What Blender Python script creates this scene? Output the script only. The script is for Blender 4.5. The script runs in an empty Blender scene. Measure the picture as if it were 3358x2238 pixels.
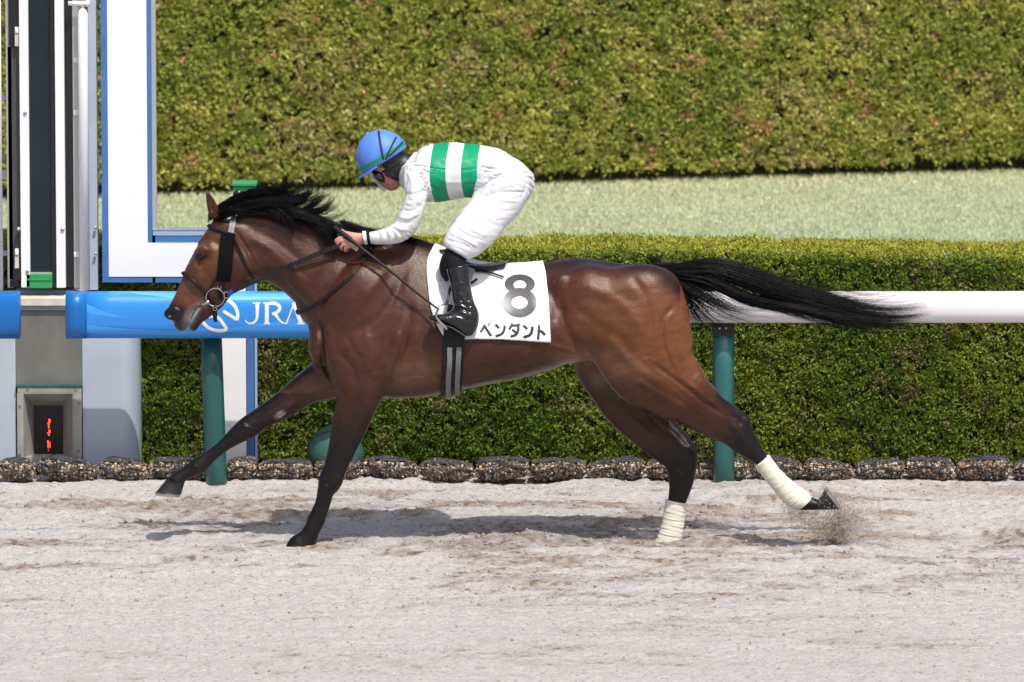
import bpy, bmesh, math, random
import numpy as np
from mathutils import Vector, Matrix
from mathutils.bvhtree import BVHTree

# ------------------------------------------------------------------ camera
W_PX, H_PX = 3358.0, 2238.0
FPX = 23476.0
PITCH = math.radians(7.0)
CY = -34.6
CZ = -CY * math.tan(PITCH + math.atan((1787 - 1119) / FPX))
scene = bpy.context.scene
C = scene.collection
cam_d = bpy.data.cameras.new('camera')
cam = bpy.data.objects.new('camera', cam_d)
C.objects.link(cam)
cam.location = (0, CY, CZ)
cam.rotation_euler = (math.pi / 2 - PITCH, 0, 0)
cam_d.sensor_width = 36.0
cam_d.lens = FPX / W_PX * 36.0
cam_d.clip_start = 0.5
cam_d.clip_end = 2000
cam_d.dof.use_dof = True
cam_d.dof.focus_distance = 35.0
cam_d.dof.aperture_fstop = 6.0
scene.camera = cam

# ------------------------------------------------------------------ light
SUN_EL = math.radians(61)
SUN_AZ = math.radians(25)          # towards the viewer's right, from the camera side
sdir = Vector((math.sin(SUN_AZ) * math.cos(SUN_EL), -math.cos(SUN_AZ) * math.cos(SUN_EL), math.sin(SUN_EL)))
world = bpy.data.worlds.new('World')
scene.world = world
world.use_nodes = True
wn = world.node_tree
wn.nodes.clear()
wo = wn.nodes.new('ShaderNodeOutputWorld')
wb = wn.nodes.new('ShaderNodeBackground')
sky = wn.nodes.new('ShaderNodeTexSky')
sky.sky_type = 'NISHITA'
sky.sun_disc = False
sky.sun_elevation = SUN_EL
sky.sun_rotation = math.atan2(sdir.x, sdir.y)
sky.air_density = 0.8
sky.dust_density = 4.0
sky.ozone_density = 0.6
wb.inputs[1].default_value = 0.13
wn.links.new(sky.outputs[0], wb.inputs[0])
wn.links.new(wb.outputs[0], wo.inputs[0])
sun_d = bpy.data.lights.new('sun', 'SUN')
sun_d.energy = 3.5
sun_d.angle = math.radians(0.55)
sun_d.color = (1.0, 0.965, 0.91)
sun = bpy.data.objects.new('sun', sun_d)
sun.rotation_euler = sdir.to_track_quat('Z', 'Y').to_euler()
C.objects.link(sun)
scene.view_settings.view_transform = 'Standard'
scene.view_settings.look = 'None'
scene.view_settings.exposure = 0.12
scene.view_settings.gamma = 1.0
scene.view_settings.use_curve_mapping = False

# ------------------------------------------------------------------ helpers
rng = np.random.default_rng(7)
SP, CP = math.sin(PITCH), math.cos(PITCH)

def at(px, py, Y=0.0):
    """point of the photograph (source pixels) at depth Y in metres behind the horse's midline"""
    a = (px - 1679.0) / FPX
    b = (py - 1119.0) / FPX
    dy = CP - SP * b
    dz = -SP - CP * b
    t = (Y - CY) / dy
    return np.array((t * a, Y, CZ + t * dz))

def proj(v):
    """source-pixel coordinates of world points, used to read the sculpting charts"""
    x = v[:, 0]; y = v[:, 1] - CY; z = v[:, 2] - CZ
    d = y * CP - z * SP
    u = y * SP + z * CP
    return 1679 + FPX * x / d, 1119 - FPX * u / d

def tag(o, label=None, cat=None, group=None, kind=None):
    if label: o['label'] = label
    if cat: o['category'] = cat
    if group: o['group'] = group
    if kind: o['kind'] = kind
    return o

def empty(name, loc, label, cat, group=None):
    o = bpy.data.objects.new(name, None)
    o.location = loc
    C.objects.link(o)
    return tag(o, label, cat, group)

def put(name, me, mat, parent=None, smooth=True):
    o = bpy.data.objects.new(name, me)
    C.objects.link(o)
    if mat is not None:
        me.materials.append(mat)
    if parent is not None:
        o.parent = parent
        o.location = [-c for c in parent.location]
    if smooth:
        me.polygons.foreach_set('use_smooth', np.ones(len(me.polygons), dtype=bool))
    return o

def mk(name, verts, faces, cols=None):
    """faces: (n,3) or (n,4) array, or list of such arrays / python lists"""
    me = bpy.data.meshes.new(name)
    verts = np.asarray(verts, dtype=np.float32)
    if isinstance(faces, np.ndarray):
        n, k = faces.shape
        me.vertices.add(len(verts)); me.vertices.foreach_set('co', verts.ravel())
        me.loops.add(n * k); me.loops.foreach_set('vertex_index', faces.astype(np.int32).ravel())
        me.polygons.add(n)
        me.polygons.foreach_set('loop_start', np.arange(0, n * k, k, dtype=np.int32))
        me.polygons.foreach_set('loop_total', np.full(n, k, dtype=np.int32))
        me.update(calc_edges=True)
    else:
        me.from_pydata([tuple(map(float, v)) for v in verts], [], [tuple(map(int, f)) for f in faces])
        me.update()
    if cols is not None:
        ca = me.color_attributes.new('Col', 'FLOAT_COLOR', 'POINT')
        c4 = np.ones((len(verts), 4), dtype=np.float32); c4[:, :3] = cols
        ca.data.foreach_set('color', c4.ravel())
    return me

class MB:
    """small mesh collector"""
    def __init__(s): s.v = []; s.f = []
    def add(s, v, f):
        b = len(s.v); s.v += [tuple(map(float, p)) for p in v]; s.f += [tuple(i + b for i in q) for q in f]
    def box(s, x0, x1, y0, y1, z0, z1, shear=0.0):
        v = [(x0, y0, z0), (x1, y0, z0), (x1, y1, z0), (x0, y1, z0), (x0 + shear, y0, z1), (x1 + shear, y0, z1), (x1 + shear, y1, z1), (x0 + shear, y1, z1)]
        s.add(v, [(0, 3, 2, 1), (4, 5, 6, 7), (0, 1, 5, 4), (1, 2, 6, 5), (2, 3, 7, 6), (3, 0, 4, 7)])
    def tube(s, pts, r, n=10, cap=True, flat=1.0):
        pts = [np.array(p, float) for p in pts]
        m = len(pts)
        rr = [r] * m if np.isscalar(r) else list(r)
        vs = []; up = np.array((0.0, 0, 1))
        prev = None
        for i in range(m):
            t = pts[min(i + 1, m - 1)] - pts[max(i - 1, 0)]; t /= np.linalg.norm(t) + 1e-12
            if prev is None:
                ref = up if abs(t[2]) < .9 else np.array((0, 1.0, 0))
                a = np.cross(ref, t)
            else:
                a = prev - t * prev.dot(t)
            a /= np.linalg.norm(a) + 1e-12; prev = a
            b = np.cross(t, a)
            for k in range(n):
                th = 2 * math.pi * k / n
                vs.append(pts[i] + rr[i] * (math.cos(th) * a + flat * math.sin(th) * b))
        fs = []
        for i in range(m - 1):
            for k in range(n):
                k2 = (k + 1) % n
                fs.append((i * n + k, i * n + k2, (i + 1) * n + k2, (i + 1) * n + k))
        if cap:
            fs.append(tuple(range(n - 1, -1, -1))); fs.append(tuple((m - 1) * n + k for k in range(n)))
        s.add(vs, fs)
    def build(s, name, mat, parent=None, smooth=False, bevel=0.0):
        me = mk(name, s.v, s.f)
        o = put(name, me, mat, parent, smooth)
        if bevel:
            md = o.modifiers.new('bevel', 'BEVEL'); md.width = bevel; md.segments = 2; md.limit_method = 'ANGLE'
        return o

def hashn(i, j, k, seed):
    n = (i * 374761393 + j * 668265263 + k * 1274126177 + seed * 974711) & 0x7fffffff
    n = ((n ^ (n >> 13)) * 1103515245) & 0x7fffffff
    n = n ^ (n >> 16)
    return (n & 0xffff) / 65535.0

def vnoise(p, seed=0):
    """value noise in -1..1 for (n,3) points"""
    p = np.asarray(p, dtype=np.float64)
    i = np.floor(p).astype(np.int64); f = p - i; f = f * f * (3 - 2 * f)
    r = 0
    for a in (0, 1):
        for b in (0, 1):
            for c in (0, 1):
                w = (f[:, 0] if a else 1 - f[:, 0]) * (f[:, 1] if b else 1 - f[:, 1]) * (f[:, 2] if c else 1 - f[:, 2])
                r = r + w * hashn(i[:, 0] + a, i[:, 1] + b, i[:, 2] + c, seed)
    return r * 2 - 1

def fbm(p, seed=0, oct=3):
    r = 0; a = 1.0; s = 0
    for o in range(oct):
        r = r + a * vnoise(p * (2 ** o) + 17.3 * o, seed + o); s += a; a *= .5
    return r / s

def spline(P, n):
    """Catmull-Rom through the rows of P"""
    P = np.asarray(P, float)
    m = len(P)
    if m < 3:
        t = np.linspace(0, 1, n)[:, None]
        return P[0] * (1 - t) + P[-1] * t
    E = np.vstack([2 * P[0] - P[1], P, 2 * P[-1] - P[-2]])
    t = np.linspace(0, m - 1 - 1e-9, n)
    i = t.astype(int); f = (t - i)[:, None]
    p0, p1, p2, p3 = E[i], E[i + 1], E[i + 2], E[i + 3]
    return .5 * (2 * p1 + (p2 - p0) * f + (2 * p0 - 5 * p1 + 4 * p2 - p3) * f ** 2 + (3 * p1 - p0 - 3 * p2 + p3) * f ** 3)

# ---- signed-distance sculpting -----------------------------------------
class Field:
    def __init__(s, lo, hi, h):
        s.h = h; s.lo = np.array(lo, float)
        s.n = np.ceil((np.array(hi) - s.lo) / h).astype(int) + 1
        s.a = np.full(s.n, 0.5, dtype=np.float32)
    def sub(s, lo, hi):
        i0 = np.maximum(np.floor((lo - s.lo) / s.h).astype(int), 0)
        i1 = np.minimum(np.ceil((hi - s.lo) / s.h).astype(int) + 1, s.n)
        return i0, i1
    def grid(s, i0, i1):
        ax = [(s.lo[d] + s.h * np.arange(i0[d], i1[d])).astype(np.float32) for d in range(3)]
        return ax[0][:, None, None], ax[1][None, :, None], ax[2][None, None, :]
    def merge(s, i0, i1, d, k, mode):
        sl = tuple(slice(i0[q], i1[q]) for q in range(3))
        a = s.a[sl]
        if mode == 'add':
            hh = np.maximum(k - np.abs(a - d), 0) / k
            s.a[sl] = np.minimum(a, d) - hh * hh * k * .25
        else:
            hh = np.maximum(k - np.abs(a + d), 0) / k
            s.a[sl] = np.maximum(a, -d) + hh * hh * k * .25
    def loft(s, cen, e, a, b, k=.03, taper=0.0, mode='add', cap=None):
        """chain of elliptical sections: centres, in-plane unit vectors, in-plane and lateral half sizes"""
        cen = np.asarray(cen, float); n = len(cen)
        a = np.broadcast_to(a, n); b = np.broadcast_to(b, n)
        tp = np.broadcast_to(taper, n)
        R = max(a.max(), b.max()) + k + .03
        i0, i1 = s.sub(cen.min(0) - R, cen.max(0) + R)
        if (i1 <= i0).any(): return
        D = np.full(i1 - i0, 0.5, dtype=np.float32)
        for q in range(n - 1):
            r = max(a[q], a[q + 1], b[q], b[q + 1]) + k + .02
            lo = np.minimum(cen[q], cen[q + 1]) - r; hi = np.maximum(cen[q], cen[q + 1]) + r
            j0, j1 = s.sub(lo, hi)
            if (j1 <= j0).any(): continue
            X, Y, Z = s.grid(j0, j1)
            axv = cen[q + 1] - cen[q]; L = np.linalg.norm(axv)
            if L < 1e-7: continue
            u_ = axv / L
            dx, dy, dz = X - cen[q][0], Y - cen[q][1], Z - cen[q][2]
            tl = dx * u_[0] + dy * u_[1] + dz * u_[2]
            t = np.clip(tl / L, 0, 1)
            over = tl - t * L
            ee = e[q] + e[q + 1]; ee = ee - u_ * ee.dot(u_); ee /= np.linalg.norm(ee)
            l_ = np.cross(u_, ee)
            U = dx * ee[0] + dy * ee[1] + dz * ee[2]
            V = dx * l_[0] + dy * l_[1] + dz * l_[2]
            A = a[q] + (a[q + 1] - a[q]) * t
            B = b[q] + (b[q + 1] - b[q]) * t
            if taper is not 0.0 and np.any(tp):
                B = B * np.clip(1 - (tp[q] + (tp[q + 1] - tp[q]) * t) * U / A, .25, 2)
            Wc = cap if cap else np.minimum(A, B)
            g = (U / A) ** 2 + (V / B) ** 2 + (over / Wc) ** 2
            k0 = np.sqrt(g) + 1e-9
            k1 = np.sqrt((U / A ** 2) ** 2 + (V / B ** 2) ** 2 + (over / Wc ** 2) ** 2) + 1e-9
            d = (k0 * (k0 - 1) / k1).astype(np.float32)
            m = tuple(slice(j0[z] - i0[z], j1[z] - i0[z]) for z in range(3))
            D[m] = np.minimum(D[m], d)
        s.merge(i0, i1, D, k, mode)
    def ell(s, c, r, k=.02, rot=None, mode='add'):
        c = np.asarray(c, float); r = np.asarray(r, float)
        R = r.max() + k + .02
        i0, i1 = s.sub(c - R, c + R)
        if (i1 <= i0).any(): return
        X, Y, Z = s.grid(i0, i1)
        dx, dy, dz = X - c[0], Y - c[1], Z - c[2]
        M = np.eye(3) if rot is None else rot
        g = [(dx * M[q][0] + dy * M[q][1] + dz * M[q][2]) for q in range(3)]
        k0 = np.sqrt(sum((g[q] / r[q]) ** 2 for q in range(3))) + 1e-9
        k1 = np.sqrt(sum((g[q] / r[q] ** 2) ** 2 for q in range(3))) + 1e-9
        s.merge(i0, i1, (k0 * (k0 - 1) / k1).astype(np.float32), k, mode)
    def mesh(s, smooth=3):
        v = s.a; h = s.h
        n = s.n
        neg = v < 0
        cnt = np.zeros(n - 1, dtype=np.int8)
        for a in (0, 1):
            for b in (0, 1):
                for c in (0, 1):
                    cnt += neg[a:n[0] - 1 + a, b:n[1] - 1 + b, c:n[2] - 1 + c]
        act = (cnt > 0) & (cnt < 8)
        I = np.argwhere(act)
        idx = np.full(n - 1, -1, dtype=np.int64)
        idx[act] = np.arange(len(I))
        pos = np.zeros((len(I), 3)); num = np.zeros(len(I))
        cor = [(a, b, c) for a in (0, 1) for b in (0, 1) for c in (0, 1)]
        for p in cor:
            for ax in range(3):
                if p[ax]: continue
                q = list(p); q[ax] = 1
                v0 = v[I[:, 0] + p[0], I[:, 1] + p[1], I[:, 2] + p[2]].astype(float)
                v1 = v[I[:, 0] + q[0], I[:, 1] + q[1], I[:, 2] + q[2]].astype(float)
                cr = (v0 < 0) != (v1 < 0)
                t = np.where(cr, v0 / np.where(cr, v0 - v1, 1), 0)
                add = np.array(p, float)[None, :].repeat(len(I), 0); add[:, ax] = t
                pos += add * cr[:, None]; num += cr
        V = s.lo + h * (I + pos / num[:, None])
        F = []
        for ax in range(3):
            o1, o2 = [(1, 2), (2, 0), (0, 1)][ax]
            sl0 = [slice(None)] * 3; sl1 = [slice(None)] * 3
            sl0[ax] = slice(0, -1); sl1[ax] = slice(1, None)
            n0 = neg[tuple(sl0)]; n1 = neg[tuple(sl1)]
            E = np.argwhere(n0 != n1)
            E = E[(E[:, o1] > 0) & (E[:, o2] > 0) & (E[:, o1] < n[o1] - 1) & (E[:, o2] < n[o2] - 1)]
            s0 = n0[E[:, 0], E[:, 1], E[:, 2]]
            d1 = np.zeros(3, int); d1[o1] = 1; d2 = np.zeros(3, int); d2[o2] = 1
            g = lambda Q: idx[Q[:, 0], Q[:, 1], Q[:, 2]]
            quad = np.stack([g(E - d1 - d2), g(E - d2), g(E), g(E - d1)], 1)
            quad = np.where(s0[:, None], quad, quad[:, ::-1])
            F.append(quad)
        F = np.vstack(F)
        F = F[(F >= 0).all(1)]
        return V, F

def relax(V, F, it=3, lam=.5):
    e = np.vstack([F[:, [i, (i + 1) % F.shape[1]]] for i in range(F.shape[1])])
    a = np.concatenate([e[:, 0], e[:, 1]]); b = np.concatenate([e[:, 1], e[:, 0]])
    n = len(V); deg = np.maximum(np.bincount(a, minlength=n), 1)[:, None]
    for k in range(it * 2):
        avg = np.stack([np.bincount(a, V[b, d], n) for d in range(3)], 1) / deg
        V = V + (lam if k % 2 == 0 else -lam * 1.04) * (avg - V)
    return V

def vnormals(V, F):
    if F.shape[1] == 4:
        fn = np.cross(V[F[:, 2]] - V[F[:, 0]], V[F[:, 3]] - V[F[:, 1]])
    else:
        fn = np.cross(V[F[:, 1]] - V[F[:, 0]], V[F[:, 2]] - V[F[:, 0]])
    N = np.stack([sum(np.bincount(F[:, j], fn[:, d], len(V)) for j in range(F.shape[1])) for d in range(3)], 1)
    return N / (np.linalg.norm(N, axis=1)[:, None] + 1e-12)

def chart(px, py, pts):
    """distance in pixels and run position (0..1) from vertices to a drawn polyline"""
    pts = np.asarray(spline(pts, max(2, 5 * (len(pts) - 1) + 1)), float)
    best = np.full(len(px), 1e9); run = np.zeros(len(px))
    seg = np.linalg.norm(np.diff(pts, axis=0), axis=1); tot = seg.sum(); acc = 0
    for i in range(len(pts) - 1):
        d = pts[i + 1] - pts[i]; L2 = d.dot(d) + 1e-9
        t = np.clip(((px - pts[i][0]) * d[0] + (py - pts[i][1]) * d[1]) / L2, 0, 1)
        dd = np.hypot(px - pts[i][0] - t * d[0], py - pts[i][1] - t * d[1])
        m = dd < best
        best[m] = dd[m]; run[m] = ((acc + t * seg[i]) / tot)[m]
        acc += seg[i]
    return best, run

def sculpt(V, F, strokes):
    """strokes: (points px, width px, height mm, side) raised or sunk along the surface normal"""
    N = vnormals(V, F)
    px, py = proj(V)
    disp = np.zeros(len(V))
    face = np.clip(np.abs(N[:, 1]) * 1.6 - .1, 0, 1)
    for st in strokes:
        pts, w, amp, side = st
        x0 = min(p[0] for p in pts) - 3 * w; x1 = max(p[0] for p in pts) + 3 * w
        y0 = min(p[1] for p in pts) - 3 * w; y1 = max(p[1] for p in pts) + 3 * w
        m = (px > x0) & (px < x1) & (py > y0) & (py < y1)
        if side == 'n': m &= V[:, 1] < 0
        if side == 'f': m &= V[:, 1] > 0
        if side == 'v': m &= N[:, 1] < 0.1
        ix = np.nonzero(m)[0]
        if not len(ix): continue
        d, t = chart(px[ix], py[ix], pts)
        env = np.clip(np.minimum(t, 1 - t) * 6 + .25, 0, 1)
        disp[ix] += amp * .001 * np.exp(-(d / w) ** 2) * env * face[ix]
    return V + N * disp[:, None]

def pair_loft(fld, st, k=.03, n=None, taper=0.0, mode='add', cap=None, grow=0.0):
    """stations (Ax,Ay,Bx,By,Y,half width[,taper]) -> loft; A and B are the two outlines in px"""
    P = np.array([list(s) + [taper] * (7 - len(s)) for s in st], float)
    n = n or 4 * (len(P) - 1) + 1
    P = spline(P, n)
    A = np.array([at(p[0], p[1], p[4]) for p in P]); B = np.array([at(p[2], p[3], p[4]) for p in P])
    cen = (A + B) / 2; e = A - B; L = np.linalg.norm(e, axis=1); e = e / L[:, None]
    fld.loft(cen, e, L / 2 + grow, P[:, 5] + grow, k=k, taper=P[:, 6], mode=mode, cap=cap)

def limb(fld, pts, k=.01, n=None, flat=1.0, mode='add', grow=0.0):
    """round-section limb: (x px, y px, Y, radius m)"""
    P = np.array(pts, float); n = n or 4 * (len(P) - 1) + 1
    P = spline(P, n) if len(P) > 1 else P
    cen = np.array([at(p[0], p[1], p[2]) for p in P])
    ax = np.gradient(cen, axis=0)
    ref = np.array((0.0, 1, 0)); e = np.cross(ax, ref); e /= np.linalg.norm(e, axis=1)[:, None] + 1e-9
    fld.loft(cen, e, P[:, 3] + grow, (P[:, 3] + grow) * flat, k=k, mode=mode)

# ------------------------------------------------------------------ materials
def mat(name, col, rough=.6, metal=0.0, spec=.5, var=0.0, vscale=8.0, bump=0.0, bscale=60.0, coat=0.0, attr=False, sheen=0.0,
        emit=None, trans=0.0, alpha=1.0, stretch=None, col2=None, aniso=0.0):
    m = bpy.data.materials.new(name); m.use_nodes = True
    nt = m.node_tree; N = nt.nodes; Lk = nt.links
    b = N['Principled BSDF']
    b.inputs['Roughness'].default_value = rough
    b.inputs['Metallic'].default_value = metal
    b.inputs['Specular IOR Level'].default_value = spec
    b.inputs['Coat Weight'].default_value = coat
    b.inputs['Coat Roughness'].default_value = .12
    b.inputs['Sheen Weight'].default_value = sheen
    b.inputs['Transmission Weight'].default_value = trans
    b.inputs['Alpha'].default_value = alpha
    b.inputs['Base Color'].default_value = (*col, 1)
    tc = N.new('ShaderNodeTexCoord')
    vec = tc.outputs['Object']
    if stretch:
        mp = N.new('ShaderNodeMapping'); mp.inputs['Scale'].default_value = stretch
        Lk.new(vec, mp.inputs[0]); vec = mp.outputs[0]
    src = None
    if attr:
        at_ = N.new('ShaderNodeAttribute'); at_.attribute_name = 'Col'; src = at_.outputs['Color']
    if var > 0:
        nz = N.new('ShaderNodeTexNoise'); nz.inputs['Scale'].default_value = vscale; nz.inputs['Detail'].default_value = 6
        Lk.new(vec, nz.inputs['Vector'])
        if col2 is not None:
            cr = N.new('ShaderNodeValToRGB')
            cr.color_ramp.elements[0].position = .38; cr.color_ramp.elements[1].position = .62
            cr.color_ramp.elements[0].color = (*col, 1); cr.color_ramp.elements[1].color = (*col2, 1)
            Lk.new(nz.outputs[0], cr.inputs[0]); src = cr.outputs[0]
        else:
            mr = N.new('ShaderNodeMapRange')
            mr.inputs[1].default_value = .3; mr.inputs[2].default_value = .7
            mr.inputs[3].default_value = 1 - var; mr.inputs[4].default_value = 1 + var
            Lk.new(nz.outputs[0], mr.inputs[0])
            mx = N.new('ShaderNodeVectorMath'); mx.operation = 'SCALE'
            if src is not None: Lk.new(src, mx.inputs[0])
            else: mx.inputs[0].default_value = col
            Lk.new(mr.outputs[0], mx.inputs['Scale']); src = mx.outputs[0]
    if src is not None: Lk.new(src, b.inputs['Base Color'])
    if bump > 0:
        n2 = N.new('ShaderNodeTexNoise'); n2.inputs['Scale'].default_value = bscale; n2.inputs['Detail'].default_value = 5
        Lk.new(vec, n2.inputs['Vector'])
        bp = N.new('ShaderNodeBump'); bp.inputs['Strength'].default_value = 1.0; bp.inputs['Distance'].default_value = bump
        Lk.new(n2.outputs[0], bp.inputs['Height']); Lk.new(bp.outputs[0], b.inputs['Normal'])
    if emit:
        b.inputs['Emission Color'].default_value = (*emit[:3], 1); b.inputs['Emission Strength'].default_value = emit[3]
    return m

M = {}
M['coat'] = mat('horse_coat', (.1, .04, .02), rough=.31, spec=.40, var=.20, vscale=14, bump=.0018, bscale=140, attr=True, sheen=.0, stretch=(1, 1, 2.2))
M['coat'].node_tree.nodes['Principled BSDF'].inputs['Specular Tint'].default_value = (1.0, .88, .80, 1)
M['hair'] = mat('horse_hair', (.0040, .0036, .0042), rough=.42, spec=.16)
M['hoof'] = mat('hoof_horn', (.017, .016, .017), rough=.5, var=.35, vscale=60, bump=.001, bscale=150, stretch=(1, 1, 4))
M['steel'] = mat('steel', (.55, .53, .50), rough=.32, metal=1.0)
M['brass'] = mat('brass', (.6, .45, .2), rough=.35, metal=1.0)
M['leather'] = mat('black_leather', (.009, .009, .010), rough=.48, spec=.28, bump=.0004, bscale=500)
M['shaggy'] = mat('black_fleece', (.006, .006, .007), rough=.95, spec=.1, bump=.004, bscale=260)
M['eye'] = mat('horse_eye', (.008, .005, .004), rough=.08)
M['bandage'] = mat('bandage', (.72, .69, .58), rough=.85, spec=.2, var=.07, vscale=18, bump=.0015, bscale=90)
M['girthgrey'] = mat('girth_elastic', (.18, .18, .185), rough=.8, bump=.0005, bscale=300)
M['clothwhite'] = mat('number_cloth_white', (.80, .80, .81), rough=.6, spec=.3, bump=.0006, bscale=30)
M['ink'] = mat('black_ink', (.025, .025, .028), rough=.45)
M['inkgrey'] = mat('grey_ink', (.06, .06, .066), rough=.3, spec=.6)
M['silk'] = None
M['breeches'] = mat('white_breeches', (.68, .68, .73), rough=.62, spec=.3, bump=.004, bscale=18)
M['sock'] = mat('black_sock', (.010, .009, .014), rough=.8, spec=.2, bump=.0004, bscale=400)
M['boot'] = mat('patent_boot', (.008, .009, .010), rough=.15, spec=.55, coat=.25, bump=.0022, bscale=42)
M['skin'] = mat('skin', (.50, .24, .19), rough=.5, attr=True, var=.06, vscale=60)
M['skin'].node_tree.nodes['Principled BSDF'].inputs['Subsurface Weight'].default_value = .08
M['skin'].node_tree.nodes['Principled BSDF'].inputs['Subsurface Radius'].default_value = (.01, .004, .002)
M['helmet'] = mat('helmet_cover_blue', (.10, .24, .72), rough=.5, spec=.35, bump=.0006, bscale=40)
M['green'] = mat('green_silk', (.0, .27, .12), rough=.5, bump=.0006, bscale=40)
M['navy'] = mat('navy_elastic', (.012, .012, .03), rough=.7)
M['goggle'] = mat('goggle_black', (.008, .009, .010), rough=.12, spec=.8)
M['shield'] = mat('clear_shield', (.8, .86, .92), rough=.05, trans=.8, alpha=.38)
M['hood'] = mat('black_hood', (.010, .010, .012), rough=.45, spec=.5, bump=.0008, bscale=60)
M['saddlegrey'] = mat('saddle_grey', (.24, .25, .28), rough=.6)
M['white'] = mat('white_paint', (.87, .87, .87), rough=.4, var=.02, vscale=3)
M['railwhite'] = mat('rail_white', (.80, .765, .78), rough=.35, var=.02, vscale=2)
M['blueborder'] = mat('blue_paint', (.055, .17, .43), rough=.45, var=.10, vscale=6)
M['blueedge'] = mat('pale_blue_edge', (.33, .42, .60), rough=.5)
M['railblue'] = mat('rail_cover_blue', (.030, .26, .76), rough=.32, spec=.5)
M['raildark'] = mat('rail_cover_end_blue', (.008, .15, .48), rough=.32, spec=.5, var=.08, vscale=5)
M['wave1'] = mat('wave_light', (.09, .42, .88), rough=.32)
M['wave2'] = mat('wave_pale', (.055, .33, .84), rough=.32)
M['wavewhite'] = mat('logo_white', (.80, .80, .84), rough=.4)
M['postgreen'] = mat('green_post_paint', (.020, .115, .105), rough=.35, spec=.5, var=.3, vscale=2.2, stretch=(4, 4, .6), coat=.2)
M['housing'] = mat('pale_blue_panel', (.44, .50, .58), rough=.45, var=.07, vscale=4)
M['concrete'] = mat('stained_metal', (.155, .155, .14), rough=.7, var=.28, vscale=5, bump=.001, bscale=80, stretch=(1, 1, .6))
M['frame'] = mat('window_frame_grey', (.34, .33, .29), rough=.7, var=.2, vscale=9, bump=.001, bscale=70)
M['darkglass'] = mat('dark_glass', (.010, .022, .030), rough=.08, spec=.35, var=.3, vscale=2)
M['black'] = mat('black_panel', (.014, .014, .018), rough=.35)
M['darkgrey'] = mat('dark_grey_panel', (.065, .062, .068), rough=.5)
M['alu'] = mat('aluminium', (.55, .55, .54), rough=.4, metal=.6)
M['ivory'] = mat('ivory_bracket', (.62, .58, .50), rough=.6, var=.1, vscale=20)
M['greenbox'] = mat('green_plastic', (.03, .30, .09), rough=.4, var=.1, vscale=8)
M['led'] = mat('red_led', (.5, .02, .01), emit=(1.0, .06, .02, 3.0))
M['leddim'] = mat('dim_red_led', (.25, .02, .02), emit=(.8, .10, .08, .5))
M['recess'] = mat('recess_dark', (.012, .006, .007), rough=.4)
M['dome'] = mat('green_dome', (.040, .115, .088), rough=.5, var=.06, vscale=5)
M['stone'] = mat('gravel', (.2, .16, .13), rough=.7, attr=True, bump=.001, bscale=200)
M['net'] = mat('black_net', (.022, .022, .024), rough=.6)
M['fold'] = mat('dusty_net_fold', (.05, .05, .055), rough=.7, var=.45, vscale=60, bump=.003, bscale=120)
M['bagcore'] = mat('bag_fill', (.030, .026, .024), rough=.9)
M['leaf'] = mat('conifer_foliage', (.07, .10, .02), rough=.55, spec=.35, attr=True)
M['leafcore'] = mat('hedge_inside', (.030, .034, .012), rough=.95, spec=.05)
M['twig'] = mat('hedge_wood', (.10, .06, .04), rough=.9)
M['turfblade'] = mat('turf_blades', (.2, .25, .14), rough=.6, spec=.3, attr=True)
M['soil'] = mat('soil', (.12, .09, .06), rough=.95, var=.3, vscale=10)
M['grain'] = mat('flying_sand', (.30, .26, .22), rough=.9, spec=.2, attr=True)
M['strapblue'] = mat('blue_tape', (.01, .03, .30), rough=.5)
for nm in ('leaf', 'turfblade'):
    b = M[nm].node_tree.nodes['Principled BSDF']
    tr = M[nm].node_tree.nodes.new('ShaderNodeBsdfTranslucent'); ms = M[nm].node_tree.nodes.new('ShaderNodeMixShader')
    ats = [n for n in M[nm].node_tree.nodes if n.type == 'ATTRIBUTE'][0]
    out = [n for n in M[nm].node_tree.nodes if n.type == 'OUTPUT_MATERIAL'][0]
    lk = M[nm].node_tree.links
    lk.new(ats.outputs['Color'], tr.inputs[0]); ms.inputs[0].default_value = .25
    lk.new(b.outputs[0], ms.inputs[1]); lk.new(tr.outputs[0], ms.inputs[2]); lk.new(ms.outputs[0], out.inputs[0])
# ------------------------------------------------------------------ the horse
horse = empty('racehorse', (0.2, 0, 0), 'bay racehorse at full gallop with black flying mane and tail', 'horse')

def srgb(r, g, b):
    f = lambda c: (c / 255 / 12.92) if c / 255 <= .04045 else ((c / 255 + .055) / 1.055) ** 2.4
    return np.array((f(r), f(g), f(b)))

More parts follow.
